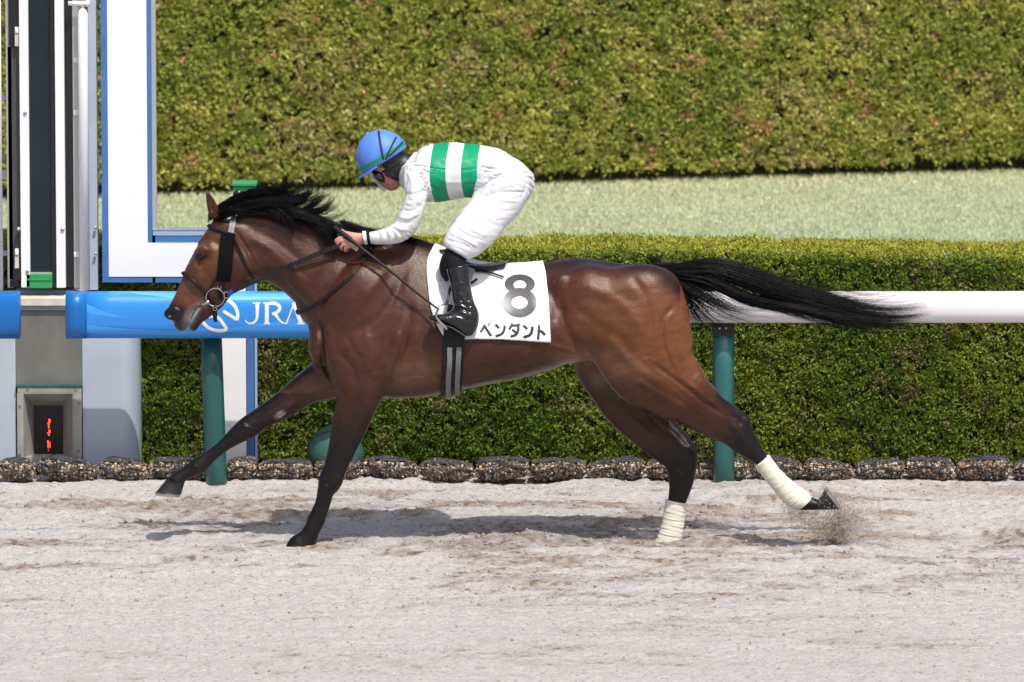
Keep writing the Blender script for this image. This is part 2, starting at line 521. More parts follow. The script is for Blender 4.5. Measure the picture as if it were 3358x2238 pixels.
def build_horse():
    f = Field((-1.80, -.36, -.12), (1.66, .36, 1.80), .0068)
    # trunk: top edge, bottom edge, half width
    pair_loft(f, [
        (1100, 870, 1078, 1225, 0, .17), (1180, 800, 1150, 1275, 0, .205), (1260, 765, 1250, 1306, 0, .235),
        (1346, 785, 1340, 1308, 0, .262), (1440, 818, 1440, 1298, 0, .275), (1540, 856, 1530, 1273, 0, .285),
        (1640, 872, 1630, 1251, 0, .29), (1740, 868, 1730, 1226, 0, .282), (1830, 858, 1830, 1194, 0, .262),
        (1930, 847, 1910, 1180, 0, .25), (2020, 860, 1990, 1150, 0, .25), (2100, 880, 2080, 1130, 0, .22),
        (2150, 898, 2140, 1090, 0, .18)], k=.03, taper=.30, cap=.07)
    # neck
    pair_loft(f, [
        (775, 684, 790, 862, 0, .070), (840, 670, 828, 905, 0, .078), (905, 676, 860, 922, 0, .084), (980, 695, 895, 933, 0, .092),
        (1060, 728, 943, 966, 0, .105), (1120, 748, 983, 1003, 0, .122), (1190, 760, 1016, 1040, 0, .150), (1250, 770, 1030, 1090, 0, .17)], k=.035, taper=.38)
    # head
    pair_loft(f, [
        (712, 690, 850, 800, 0, .070), (684, 738, 850, 865, 0, .088), (655, 785, 838, 915, 0, .100),
        (632, 828, 800, 937, 0, .096), (612, 872, 768, 955, 0, .082), (594, 918, 742, 988, 0, .067),
        (577, 955, 712, 1012, 0, .058), (561, 988, 686, 1030, 0, .052), (550, 1012, 664, 1046, 0, .050),
        (548, 1030, 655, 1058, 0, .048)], k=.025, taper=-.12, cap=.03)
    # muzzle: nostril bulge, upper lip, lower lip
    f.ell(at(562, 1030, -.030), (.036, .026, .030), .02); f.ell(at(562, 1030, .030), (.036, .026, .030), .02)
    f.ell(at(594, 1062, 0), (.034, .046, .037), .018)
    f.ell(at(635, 1066, 0), (.024, .034, .030), .012)
    f.ell(at(640, 1050, 0), (.026, .036, .028), .015)
    for s in (-1, 1):
        f.ell(at(672, 822, s * .078), (.040, .030, .030), .02)        # brow
        f.ell(at(640, 893, s * .058), (.022, .018, .060), .03)        # facial crest
        f.ell(at(800, 868, s * .062), (.066, .040, .066), .03)        # jowl
        f.ell(at(558, 1033, s * .066), (.021, .028, .019), .008, mode='sub')   # nostril
        f.ell(at(661, 842, s * .112), (.020, .016, .012), .008, mode='sub')
    # breast
    f.ell(at(1052, 1130, -.075), (.060, .085, .105), .04); f.ell(at(1052, 1130, .075), (.058, .085, .105), .04)
    # shoulder masses
    for s in (-1, 1):
        f.ell(at(1190, 1010, s * .155), (.155, .085, .215), .06)
        f.ell(at(1215, 1150, s * .17), (.105, .075, .12), .05)
        f.ell(at(1105, 1120, s * .145), (.060, .065, .10), .04)
        f.ell(at(1840, 930, s * .17), (.030, .035, .045), .06)        # point of hip
        f.ell(at(1930, 1000, s * .13), (.16, .135, .19), .06)
        f.ell(at(2110, 990, s * .12), (.16, .125, .17), .06)
        f.ell(at(2190, 1010, s * .07), (.085, .075, .14), .05)        # buttock
    # near hind leg, thrust back
    pair_loft(f, [
        (1915, 940, 2225, 975, -.13, .12), (1915, 1050, 2262, 1070, -.145, .135), (1945, 1140, 2274, 1145, -.155, .125),
        (1995, 1208, 2285, 1205, -.16, .11), (2066, 1256, 2308, 1240, -.16, .092), (2130, 1300, 2338, 1284, -.155, .078),
        (2190, 1328, 2364, 1315, -.135, .066), (2245, 1368, 2391, 1340, -.12, .056), (2303, 1408, 2425, 1352, -.105, .048),
        (2356, 1440, 2452, 1375, -.095, .046), (2400, 1474, 2468, 1412, -.09, .044), (2442, 1500, 2492, 1458, -.09, .036),
        (2476, 1524, 2515, 1494, -.09, .030), (2530, 1592, 2568, 1563, -.09, .029), (2580, 1648, 2622, 1615, -.09, .034),
        (2605, 1664, 2650, 1622, -.09, .036), (2634, 1668, 2662, 1632, -.09, .031), (2664, 1670, 2684, 1640, -.09, .030)], k=.05)
    f.ell(at(2446, 1378, -.095), (.020, .020, .022), .02)
    # far hind leg, on the ground
    pair_loft(f, [
        (1880, 1050, 2150, 1080, .13, .12), (1880, 1180, 2160, 1180, .14, .115), (1915, 1238, 2162, 1240, .145, .10), (1960, 1302, 2165, 1310, .145, .085),
        (2018, 1370, 2188, 1366, .14, .07), (2075, 1422, 2222, 1410, .12, .058), (2130, 1471, 2262, 1448, .105, .050),
        (2172, 1515, 2286, 1482, .09, .046), (2192, 1562, 2281, 1528, .09, .042), (2195, 1603, 2268, 1588, .09, .034),
        (2190, 1644, 2250, 1646, .09, .029), (2178, 1700, 2240, 1702, .09, .029), (2168, 1750, 2232, 1756, .09, .033),
        (2150, 1790, 2215, 1800, .09, .033), (2118, 1822, 2180, 1835, .09, .030)], k=.05)
    f.ell(at(2272, 1478, .10), (.020, .020, .026), .02)
    # near foreleg, on the ground
    pair_loft(f, [
        (1085, 1130, 1270, 1140, -.135, .10), (1080, 1205, 1270, 1230, -.14, .095), (1104, 1268, 1257, 1296, -.14, .078), (1099, 1339, 1232, 1336, -.14, .064),
        (1088, 1402, 1204, 1396, -.14, .055), (1077, 1470, 1170, 1464, -.14, .048), (1062, 1528, 1139, 1535, -.14, .043),
        (1044, 1578, 1122, 1582, -.14, .044), (1040, 1608, 1098, 1612, -.14, .037), (1032, 1650, 1083, 1654, -.14, .027),
        (1010, 1700, 1066, 1706, -.14, .026), (994, 1738, 1048, 1745, -.14, .030), (972, 1764, 1040, 1775, -.14, .032),
        (945, 1782, 1035, 1800, -.14, .038), (935, 1800, 1035, 1812, -.14, .044)], k=.05)
    # far foreleg, reaching
    pair_loft(f, [
        (1110, 1150, 1170, 1290, .12, .085), (1024, 1192, 1090, 1306, .125, .075), (976, 1229, 1033, 1320, .125, .064),
        (928, 1272, 978, 1352, .125, .055), (880, 1310, 926, 1379, .125, .049), (833, 1344, 876, 1402, .125, .044),
        (792, 1374, 850, 1420, .125, .045), (762, 1401, 812, 1440, .125, .041), (718, 1449, 750, 1475, .125, .028),
        (676, 1482, 708, 1508, .125, .026), (640, 1503, 676, 1545, .125, .032), (610, 1525, 640, 1562, .125, .028),
        (580, 1547, 616, 1572, .125, .031), (553, 1570, 603, 1584, .125, .037)], k=.05)
    # dock of the tail
    limb(f, [(2120, 925, 0, .05), (2165, 912, 0, .036), (2200, 906, 0, .028), (2240, 908, 0, .02)], k=.03)
    # ears
    for s in (-1, 1):
        for (x, y, Y, r, fl) in ():
            pass
        P = [(708, 708, s * .045, .027), (699, 686, s * .050, .027), (690, 660, s * .053, .021), (682, 640, s * .055, .0125), (675, 621, s * .056, .004)]
        limb(f, P, k=.01, flat=.62)
        limb(f, [(697, 690, s * .068, .012), (692, 668, s * .068, .012), (685, 646, s * .066, .007)], k=.005, mode='sub')
    V, F = f.mesh()
    V = relax(V, F, 3)
    S = []
    a = S.append
    # head
    a(([(645, 818), (668, 812), (688, 826)], 7, 5, 'b')); a(([(645, 850), (665, 842), (684, 830)], 5, -3, 'b'))
    a(([(646, 858), (668, 856), (684, 842)], 5, 3.5, 'b')); a(([(700, 790), (716, 800), (722, 812)], 10, -6, 'b'))
    a(([(640, 862), (652, 900), (660, 935)], 9, 3, 'b')); a(([(630, 880), (626, 920), (612, 955)], 8, -2.5, 'b'))
    a(([(604, 900), (590, 945), (574, 985)], 6, 2.2, 'b')); a(([(666, 880), (690, 920), (712, 960)], 7, -2.5, 'b'))
    a(([(771, 757), (796, 795), (820, 835), (846, 888)], 6, -6, 'b')); a(([(757, 765), (782, 805), (806, 850), (820, 900)], 8, 4, 'b'))
    a(([(700, 900), (730, 940), (745, 975)], 8, 2.5, 'b'))
    a(([(678, 996), (655, 1003), (637, 1024), (624, 1050), (612, 1086)], 3.5, -6.5, 'b'))
    a(([(668, 1010), (650, 1020), (640, 1045)], 6, 3.0, 'b')); a(([(648, 985), (628, 1003), (612, 1035)], 8, 2.5, 'b'))
    a(([(575, 1012), (588, 1024), (590, 1042), (580, 1056)], 4, 2.5, 'b')); a(([(548, 1010), (566, 1008), (580, 1018)], 4, 3, 'b'))
    a(([(556, 975), (572, 985), (590, 980)], 5, 1.8, 'b')); a(([(600, 985), (612, 1000), (600, 1015)], 6, 2, 'b'))
    a(([(640, 1078), (655, 1068)], 4, 2, 'b'))
    # neck
    a(([(852, 880), (905, 905), (960, 962), (1020, 1030)], 12, -6, 'b')); a(([(812, 782), (870, 810), (930, 862), (1000, 940), (1040, 1010)], 13, 4.5, 'b'))
    a(([(790, 740), (850, 760), (920, 800), (990, 860)], 14, -4, 'b')); a(([(780, 715), (850, 722), (930, 745), (1020, 790)], 14, 4, 'b'))
    a(([(1230, 800), (1130, 880), (1066, 960), (1045, 1040)], 13, -9, 'b')); a(([(1010, 860), (1060, 830), (1120, 800)], 12, 3, 'b'))
    a(([(960, 880), (990, 910), (1020, 930)], 8, 2.2, 'b'))
    # shoulder, breast, arm
    a(([(1048, 1050), (1052, 1110), (1060, 1195), (1090, 1248)], 7, -12, 'b')); a(([(1075, 1060), (1080, 1130), (1092, 1200)], 14, 7, 'b'))
    a(([(1290, 850), (1230, 930), (1160, 1010), (1100, 1080)], 20, 6, 'b')); a(([(1330, 880), (1300, 960), (1240, 1040), (1160, 1090)], 14, -5, 'b'))
    a(([(1180, 960), (1140, 1010), (1100, 1040)], 12, -4, 'b'))
    a(([(1335, 1090), (1322, 1145), (1300, 1200), (1262, 1280)], 9, -11, 'b')); a(([(1310, 1080), (1290, 1150), (1262, 1220)], 16, 7, 'b'))
    a(([(1345, 1000), (1340, 1060), (1325, 1110)], 12, -5, 'b')); a(([(1110, 1160), (1150, 1200), (1170, 1260)], 10, -5, 'b'))
    a(([(1200, 1090), (1215, 1150), (1205, 1220)], 14, 5, 'b')); a(([(1140, 1100), (1160, 1150), (1190, 1180)], 9, -3.5, 'b'))
    a(([(1250, 1100), (1240, 1160), (1222, 1230)], 7, -4, 'b'))
    a(([(1025, 1150), (1040, 1190), (1062, 1215)], 9, 5, 'b'))
    # ribs and belly
    for i in range(9):
        x = 1370 + 52 * i
        a(([(x, 1075 + 4 * i), (x - 14, 1140 + 2 * i), (x - 8, 1215 - i)], 11, 2.0 - .1 * i, 'b'))
    for i in range(4):
        a(([(1345 + 18 * i, 1140 + 17 * i), (1390 + 20 * i, 1150 + 16 * i), (1430 + 18 * i, 1146 + 16 * i)], 4.5, 2.0, 'b'))
    a(([(1268, 1284), (1320, 1252), (1380, 1240), (1440, 1242)], 5, 3.0, 'b')); a(([(1500, 1262), (1620, 1236), (1760, 1196)], 6, -3.0, 'b'))
    a(([(1835, 985), (1850, 1060), (1880, 1120), (1950, 1180)], 15, -10, 'b')); a(([(1800, 1130), (1870, 1150), (1945, 1192)], 8, 5, 'b'))
    a(([(1815, 930), (1840, 905), (1870, 900)], 10, 2, 'b')); a(([(1812, 960), (1820, 1010), (1818, 1060)], 10, -4, 'b'))
    # haunch
    a(([(1900, 930), (1980, 960), (2060, 1020), (2130, 1110)], 22, 5, 'n')); a(([(1880, 1000), (1950, 1060), (2030, 1110), (2080, 1180)], 16, -4, 'n'))
    a(([(2070, 905), (2110, 960), (2130, 1030), (2128, 1110)], 14, -5, 'n')); a(([(2215, 1000), (2175, 1050), (2178, 1130), (2210, 1225)], 9, -7, 'n'))
    a(([(2225, 1030), (2228, 1110), (2245, 1200)], 15, 5, 'n')); a(([(1990, 1100), (2040, 1160), (2110, 1220), (2200, 1280)], 18, 6, 'n'))
    a(([(2105, 1185), (2128, 1178), (2150, 1186)], 5, 2.5, 'n')); a(([(2150, 1200), (2220, 1250), (2300, 1310), (2380, 1365)], 7, -6, 'n'))
    a(([(2080, 1240), (2160, 1290), (2250, 1345)], 10, 4, 'n')); a(([(2230, 1235), (2290, 1285), (2350, 1330)], 8, 3.5, 'n'))
    # near hock and cannon
    a(([(2395, 1362), (2420, 1375), (2428, 1395)], 6, -5, 'n')); a(([(2400, 1395), (2425, 1420), (2440, 1450)], 9, 5, 'n'))
    a(([(2382, 1380), (2384, 1400), (2398, 1425)], 5, -4, 'n')); a(([(2448, 1395), (2470, 1440), (2495, 1480)], 4, -4, 'n'))
    a(([(2415, 1345), (2440, 1365), (2462, 1395)], 5, 3, 'n'))
    # far hind
    a(([(1960, 1240), (2010, 1310), (2080, 1380), (2150, 1440)], 10, 3.5, 'f')); a(([(2080, 1290), (2150, 1370), (2220, 1430), (2262, 1480)], 7, -5, 'f'))
    a(([(2196, 1540), (2220, 1548), (2236, 1570)], 6, 5, 'f')); a(([(2262, 1500), (2258, 1560), (2246, 1630)], 4, -4, 'f'))
    # near fore
    a(([(1180, 1290), (1165, 1350), (1140, 1410), (1118, 1470)], 8, -6, 'n')); a(([(1135, 1290), (1125, 1360), (1112, 1430)], 9, 4.5, 'n'))
    a(([(1205, 1320), (1185, 1390), (1155, 1450)], 8, 4, 'n')); a(([(1150, 1460), (1128, 1510), (1108, 1560)], 5, -3.5, 'n'))
    a(([(1100, 1560), (1118, 1578), (1108, 1592)], 5, 4, 'n')); a(([(1062, 1590), (1074, 1604), (1066, 1618)], 6, 4.5, 'n'))
    a(([(1088, 1570), (1080, 1592), (1090, 1612)], 4, -3.5, 'n')); a(([(1075, 1625), (1058, 1680), (1040, 1740)], 4, -5, 'n'))
    a(([(1088, 1635), (1072, 1690), (1052, 1740)], 4, 3, 'n'))
    # far fore
    a(([(1060, 1232), (990, 1275), (930, 1320), (880, 1352)], 8, -5, 'f')); a(([(1030, 1290), (960, 1325), (900, 1360), (850, 1392)], 8, 4, 'f'))
    a(([(880, 1345), (840, 1372), (800, 1392)], 5, -4, 'f')); a(([(796, 1392), (812, 1404), (832, 1408)], 5, 4, 'f'))
    a(([(765, 1430), (715, 1480), (668, 1520)], 4, -5, 'f')); a(([(752, 1418), (700, 1466), (655, 1500)], 4, 3, 'f'))
    a(([(632, 1524), (648, 1535), (660, 1530)], 6, 3, 'f'))
    # veins
    a(([(1070, 1110), (1100, 1150), (1098, 1200), (1120, 1240)], 2.6, 1.8, 'n')); a(([(1260, 1290), (1330, 1255), (1400, 1262), (1480, 1250)], 2.6, 1.8, 'n'))
    a(([(2090, 1160), (2150, 1215), (2230, 1300), (2330, 1380)], 2.6, 1.8, 'n')); a(([(690, 905), (672, 935), (640, 950), (610, 960)], 2.4, 1.8, 'b'))
    a(([(905, 1000), (960, 1040)], 2.5, 1.5, 'b'))
    S = [(p_, w_, h_ * (1.3 if w_ > 5 else 1.1), s_) for p_, w_, h_, s_ in S]
    V = sculpt(V, F, S)
    N = vnormals(V, F)
    V = V + N * (.0026 * fbm(V * 9, 3, 2) + .0007 * fbm(V * 34, 5, 2))[:, None]
    V = relax(V, F, 1)
    # ---- natural coat colour
    px, py = proj(V)
    n = len(V)
    far = V[:, 1] > .04
    base = np.tile(np.array((.056, .0190, .0100)), (n, 1))
    def blend(w, c):
        nonlocal base
        w = np.clip(w, 0, 1)[:, None]
        base = base * (1 - w) + np.array(c) * w
    nz = fbm(V * 6, 11, 3); nz2 = fbm(V * 22, 12, 2)
    def blob(x, y, rx, ry, s, c, m=None):
        w = s * np.exp(-(((px - x) / rx) ** 2 + ((py - y) / ry) ** 2) + .35 * nz)
        if m is not None: w = w * m
        blend(w, c)
    warm = (.145, .049, .017); tan = (.21, .10, .058); dark = (.020, .009, .008); blk = (.0052, .0050, .0062)
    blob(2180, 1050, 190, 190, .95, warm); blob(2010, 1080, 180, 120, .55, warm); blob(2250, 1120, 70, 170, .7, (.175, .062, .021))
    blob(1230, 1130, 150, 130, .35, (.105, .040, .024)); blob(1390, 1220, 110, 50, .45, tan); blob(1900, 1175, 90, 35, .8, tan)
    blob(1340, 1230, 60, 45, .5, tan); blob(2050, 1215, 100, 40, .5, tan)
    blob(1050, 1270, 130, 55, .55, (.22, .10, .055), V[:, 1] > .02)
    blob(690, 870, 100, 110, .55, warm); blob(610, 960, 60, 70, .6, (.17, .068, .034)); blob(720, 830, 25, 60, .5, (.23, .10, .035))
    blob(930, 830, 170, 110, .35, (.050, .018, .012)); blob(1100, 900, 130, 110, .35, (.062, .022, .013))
    # dark topline
    top = np.interp(px, [700, 900, 1150, 1260, 1400, 1600, 1800, 1930, 2050, 2160, 2240], [700, 675, 755, 765, 800, 870, 866, 846, 866, 890, 960])
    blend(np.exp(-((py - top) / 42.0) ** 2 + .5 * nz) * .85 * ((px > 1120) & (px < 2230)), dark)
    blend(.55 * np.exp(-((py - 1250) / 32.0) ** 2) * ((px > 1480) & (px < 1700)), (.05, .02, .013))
    # muzzle
    blob(565, 1035, 36, 30, 3.2, blk); blob(598, 1076, 46, 26, 1.4, (.022, .018, .018)); blob(640, 1080, 30, 14, 1.1, blk)
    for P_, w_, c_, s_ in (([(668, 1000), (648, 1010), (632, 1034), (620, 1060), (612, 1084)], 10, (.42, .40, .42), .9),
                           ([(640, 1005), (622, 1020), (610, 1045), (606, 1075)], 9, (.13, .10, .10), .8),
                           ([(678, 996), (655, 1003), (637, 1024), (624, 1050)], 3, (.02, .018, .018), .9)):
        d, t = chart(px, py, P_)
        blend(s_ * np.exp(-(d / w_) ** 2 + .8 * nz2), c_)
    blob(563, 1034, 12, 9, 1.0, (.018, .004, .004))
    blob(665, 842, 24, 9, 1.0, (.02, .015, .014)); blob(640, 790, 9, 60, .25, dark)
    # edge of the face along the bridge of the nose
    d, t = chart(px, py, [(690, 720), (640, 800), (606, 885), (578, 950)]); blend(.55 * np.exp(-(d / 9) ** 2), dark)
    blend(np.exp(-((px - 688) / 26) ** 2 - ((py - 660) / 50.0) ** 2) * .8 * (py < 720), (.04, .018, .014))
    # black points of the legs
    def ramp(v, a, b): return np.clip((v - a) / (b - a), 0, 1)
    nf = (~far) & (px < 1330) & (px > 930)
    blend(.6 * ramp(py + 30 * nz, 1270, 1400) * nf, dark); blend(ramp(py + 30 * nz, 1310, 1480) * nf, blk)
    ff = (V[:, 1] > .03) & (px < 1130) & (py > 1180)
    blend(ramp(-px + 14 * nz + 1.0 * (1400 - py), -960 - 20, -860 + 60) * ff * (py > 1290), blk)
    blend(ramp(-px, -900, -810) * ff, blk)
    d, t = chart(px, py, [(1024, 1192), (928, 1272), (833, 1344)]); blend(np.exp(-(d / 17) ** 2) * ff * .8, blk)
    nh = (~far) & (px > 1900)
    blend(ramp(px + .6 * (py - 1400) + 22 * nz, 2350, 2440) * nh * (py > 1290), blk)
    d, t = chart(px, py, [(2360, 1300), (2400, 1345), (2450, 1385)]); blend(np.exp(-(d / 18) ** 2) * nh * .9, blk)
    d, t = chart(px, py, [(2350, 1460), (2300, 1420), (2230, 1370)]); blend(np.exp(-(d / 10) ** 2) * nh * .3, dark)
    fh = (V[:, 1] > .03) & (px > 1850) & (py > 1190)
    blend(.75 * ramp(py, 1200, 1330) * fh, (.045, .018, .012))
    blend(ramp(py + .55 * (px - 2150) + 20 * nz, 1420, 1550) * fh, blk)
    d, t = chart(px, py, [(2150, 1290), (2190, 1370), (2250, 1430), (2284, 1490)]); blend(np.exp(-(d / 26) ** 2) * fh * .95, blk)
    blob(1966, 1250, 34, 26, .75, (.15, .10, .085), far)
    # chestnut callosity
    blob(919, 1361, 15, 11, 1.5, (.34, .32, .30), far * (np.abs((px - 919) * .75 + (py - 1361)) < 12))
    me = mk('horse_body', V, F, base * (1 + .10 * nz2[:, None]))
    o = put('body', me, M['coat'], horse)
    return o, V, F

hbody, HV, HF = build_horse()
HT = np.vstack([HF[:, :3], HF[:, [0, 2, 3]]])
BVH = BVHTree.FromPolygons([tuple(v) for v in HV], [tuple(t) for t in HF])
CAMP = np.array((0, CY, CZ))

def hit(px, py, bvh=None, y0=-1.0):
    """first surface point of the horse met going in from its left side"""
    bvh = bvh or BVH
    a = at(px, py, y0); b = at(px, py, y0 + 2.0); d = Vector(b - a).normalized()
    r = bvh.ray_cast(Vector(a), d)
    if r[0] is None: return None, None
    return np.array(r[0]), np.array(r[1])

def ribbon(name, pts, nrm, w, th, mat_, parent, taper=None, smooth=False):
    """box-section strap through pts; nrm = outward normals; w full width, th thickness"""
    pts = np.array(pts); nrm = np.array(nrm); n = len(pts)
    t = np.gradient(pts, axis=0); t /= np.linalg.norm(t, axis=1)[:, None] + 1e-9
    nrm = nrm - t * (nrm * t).sum(1)[:, None]; nrm /= np.linalg.norm(nrm, axis=1)[:, None] + 1e-9
    s = np.cross(t, nrm)
    ww = np.full(n, w / 2) if taper is None else np.array(taper) * w / 2
    V = np.stack([pts - s * ww[:, None], pts + s * ww[:, None], pts + s * ww[:, None] + nrm * th, pts - s * ww[:, None] + nrm * th], 1).reshape(-1, 3)
    F = []
    for i in range(n - 1):
        for k in range(4):
            F.append((i * 4 + k, i * 4 + (k + 1) % 4, (i + 1) * 4 + (k + 1) % 4, (i + 1) * 4 + k))
    F.append((3, 2, 1, 0)); b = (n - 1) * 4; F.append((b, b + 1, b + 2, b + 3))
    me = mk(name, V, F)
    o = put(name, me, mat_, parent, smooth)
    md = o.modifiers.new('bevel', 'BEVEL'); md.width = min(.0015, th * .3); md.segments = 2; md.limit_method = 'ANGLE'
    return o

def surf_strap(name, px, w, th, mat_, parent, off=.002, n=None, taper=None, bvh=None, sm=3):
    P = spline(px, n or 8 * (len(px) - 1) + 1)
    pts = []; nr = []
    for p in P:
        q, m = hit(p[0], p[1], bvh)
        if q is None: continue
        pts.append(q + m * off); nr.append(m)
    pts = np.array(pts); nr = np.array(nr)
    for _ in range(sm):
        pts[1:-1] = (pts[:-2] + 2 * pts[1:-1] + pts[2:]) / 4
        nr[1:-1] = (nr[:-2] + 2 * nr[1:-1] + nr[2:]) / 4
    return ribbon(name, pts, nr, w, th, mat_, parent, taper)

def ring_path(c, axis, start, th0, th1, n, bvh=None, off=.003, far=.6):
    """points on the surface round an axis"""
    bvh = bvh or BVH
    axis = np.array(axis, float); axis /= np.linalg.norm(axis)
    s = np.array(start, float); s -= axis * s.dot(axis); s /= np.linalg.norm(s)
    t = np.cross(axis, s)
    pts = []; nr = []
    for th in np.linspace(th0, th1, n):
        d = s * math.cos(th) + t * math.sin(th)
        r = bvh.ray_cast(Vector(c + d * far), Vector(-d), far)
        if r[0] is None: continue
        pts.append(np.array(r[0]) + d * off); nr.append(d)
    pts = np.array(pts); nr = np.array(nr)
    for _ in range(2):
        pts[1:-1] = (pts[:-2] + 2 * pts[1:-1] + pts[2:]) / 4
    return pts, nr

# eyes
for s in (-1, 1):
    m = MB()
    bm = bmesh.new(); bmesh.ops.create_uvsphere(bm, u_segments=20, v_segments=12, radius=.017)
    me = bpy.data.meshes.new('eye'); bm.to_mesh(me); bm.free()
    o = put('eye', me, M['eye'], horse)
    q = at(662, 840, s * .095)
    o.location = Vector(q) - horse.location; o.scale = (1.15, .6, .62); o.rotation_euler = (0, math.radians(-28), 0)

# hooves
def hoof(cor0, cor1, sole0, sole1, Y, hw, shoe=True):
    """coronet front/back and sole toe/heel in px"""
    c0, c1, s0, s1 = at(*cor0, Y), at(*cor1, Y), at(*sole0, Y), at(*sole1, Y)
    V = []; n = 28; R = 6
    for r in range(R):
        t = r / (R - 1)
        f = c0 * (1 - t) + s0 * t; b = c1 * (1 - t) + s1 * t
        m = (f + b) / 2; a = (f - b) / 2
        w = hw * (.86 + .24 * t) * (1.06 if r == 0 else 1)
        for k in range(n):
            th = 2 * math.pi * k / n
            sx = math.cos(th); sy = math.sin(th)
            sx = sx if sx > 0 else sx * (1.0 - .0 * abs(sy))
            V.append(m + a * sx + np.array((0, w * sy * (1 - .12 * max(0, -sx)), 0)))
    F = [(r * n + k, r * n + (k + 1) % n, (r + 1) * n + (k + 1) % n, (r + 1) * n + k) for r in range(R - 1) for k in range(n)]
    F.append(tuple(range(n))); F.append(tuple((R - 1) * n + k for k in range(n - 1, -1, -1)))
    o = put('hoof', mk('hoof', V, F), M['hoof'], horse)
    if shoe:
        s0, s1 = np.array(s0), np.array(s1); m = (s0 + s1) / 2; a = (s0 - s1) / 2
        nrm = np.cross(a, (0, 1, 0)); nrm /= np.linalg.norm(nrm)
        if nrm.dot(m - (c0 + c1) / 2) < 0: nrm = -nrm
        V = []; K = 25
        for k in range(K):
            th = math.radians(-150 + 300 * k / (K - 1))
            for (q, h) in ((1.05, -.002), (1.05, .010), (.72, .010), (.72, -.002)):
                V.append(m + nrm * h + a * math.cos(th) * q + np.array((0, hw * 1.1 * math.sin(th) * q, 0)))
        F = [(i * 4 + k, i * 4 + (k + 1) % 4, i * 4 + 4 + (k + 1) % 4, i * 4 + 4 + k) for i in range(K - 1) for k in range(4)]
        F += [(3, 2, 1, 0), tuple((K - 1) * 4 + k for k in range(4))]
        put('horseshoe', mk('horseshoe', V, F), M['steel'], o, False).location = Vector((0, 0, 0))
    return o
hoof((546, 1572), (606, 1582), (511, 1615), (594, 1622), .125, .050)
hoof((950, 1778), (1038, 1795), (928, 1815), (1040, 1822), -.14, .050, False)
hoof((2118, 1818), (2185, 1835), (2085, 1850), (2165, 1862), .09, .048, False)
hoof((2664, 1672), (2690, 1632), (2756, 1672), (2705, 1604), -.09, .046)

# bandages
def bandage(st, label):
    f = Field(np.array((-.2, -.3, -.12)) + np.array((0, 0, 0)), (1.75, .3, .45), .006) if False else None
    P = np.array(st, float)
    n = 60; Q = spline(P, n)
    K = 24; V = []; F = []
    A = np.array([at(q[0], q[1], q[4]) for q in Q]); B = np.array([at(q[2], q[3], q[4]) for q in Q])
    for i in range(n):
        c = (A[i] + B[i]) / 2; e = (A[i] - B[i]) / 2
        u = e / np.linalg.norm(e)
        for k in range(K):
            th = 2 * math.pi * k / K
            ph = i / n * 9.0 * 1.0 + k / K + .15 * math.sin(th * 2 + i * .3)   # the spiral overlap of the wrap
            step = (ph % 1.0)
            g = 1.0 + .055 * step + .03 * math.sin(ph * 6.3 * 2.3 + th * 3)
            V.append(c + e * math.cos(th) * g + np.array((0, Q[i][5] * g * math.sin(th), 0)))
    for i in range(n - 1):
        for k in range(K):
            F.append((i * K + k, i * K + (k + 1) % K, (i + 1) * K + (k + 1) % K, (i + 1) * K + k))
    # turned-in rims
    for i0, sg in ((0, 1), (n - 1, -1)):
        b = len(V); c = (A[i0] + B[i0]) / 2
        for k in range(K): V.append(c + (np.array(V[i0 * K + k]) - c) * .75)
        for k in range(K):
            q = (i0 * K + k, i0 * K + (k + 1) % K, b + (k + 1) % K, b + k)
            F.append(q if sg < 0 else q[::-1])
    o = put('leg_bandage', mk('leg_bandage', V, F), M['bandage'], None)
    return tag(o, label, 'leg bandage', 'white bandages on the hind legs')
bandage([(2474, 1530, 2521, 1492, -.09, .036), (2508, 1572, 2556, 1538, -.09, .037), (2545, 1618, 2596, 1578, -.09, .038),
         (2575, 1652, 2632, 1604, -.09, .043), (2597, 1668, 2652, 1620, -.09, .045), (2620, 1672, 2662, 1634, -.09, .040)],
        'white bandage on the hind leg stretched out backwards above the kicked up sand')
bandage([(2184, 1638, 2251, 1651, .09, .036), (2177, 1680, 2247, 1690, .09, .037), (2170, 1720, 2242, 1728, .09, .039),
         (2158, 1756, 2236, 1768, .09, .043), (2138, 1800, 2215, 1812, .09, .042)],
        'white bandage on the upright hind leg planted in the sand')

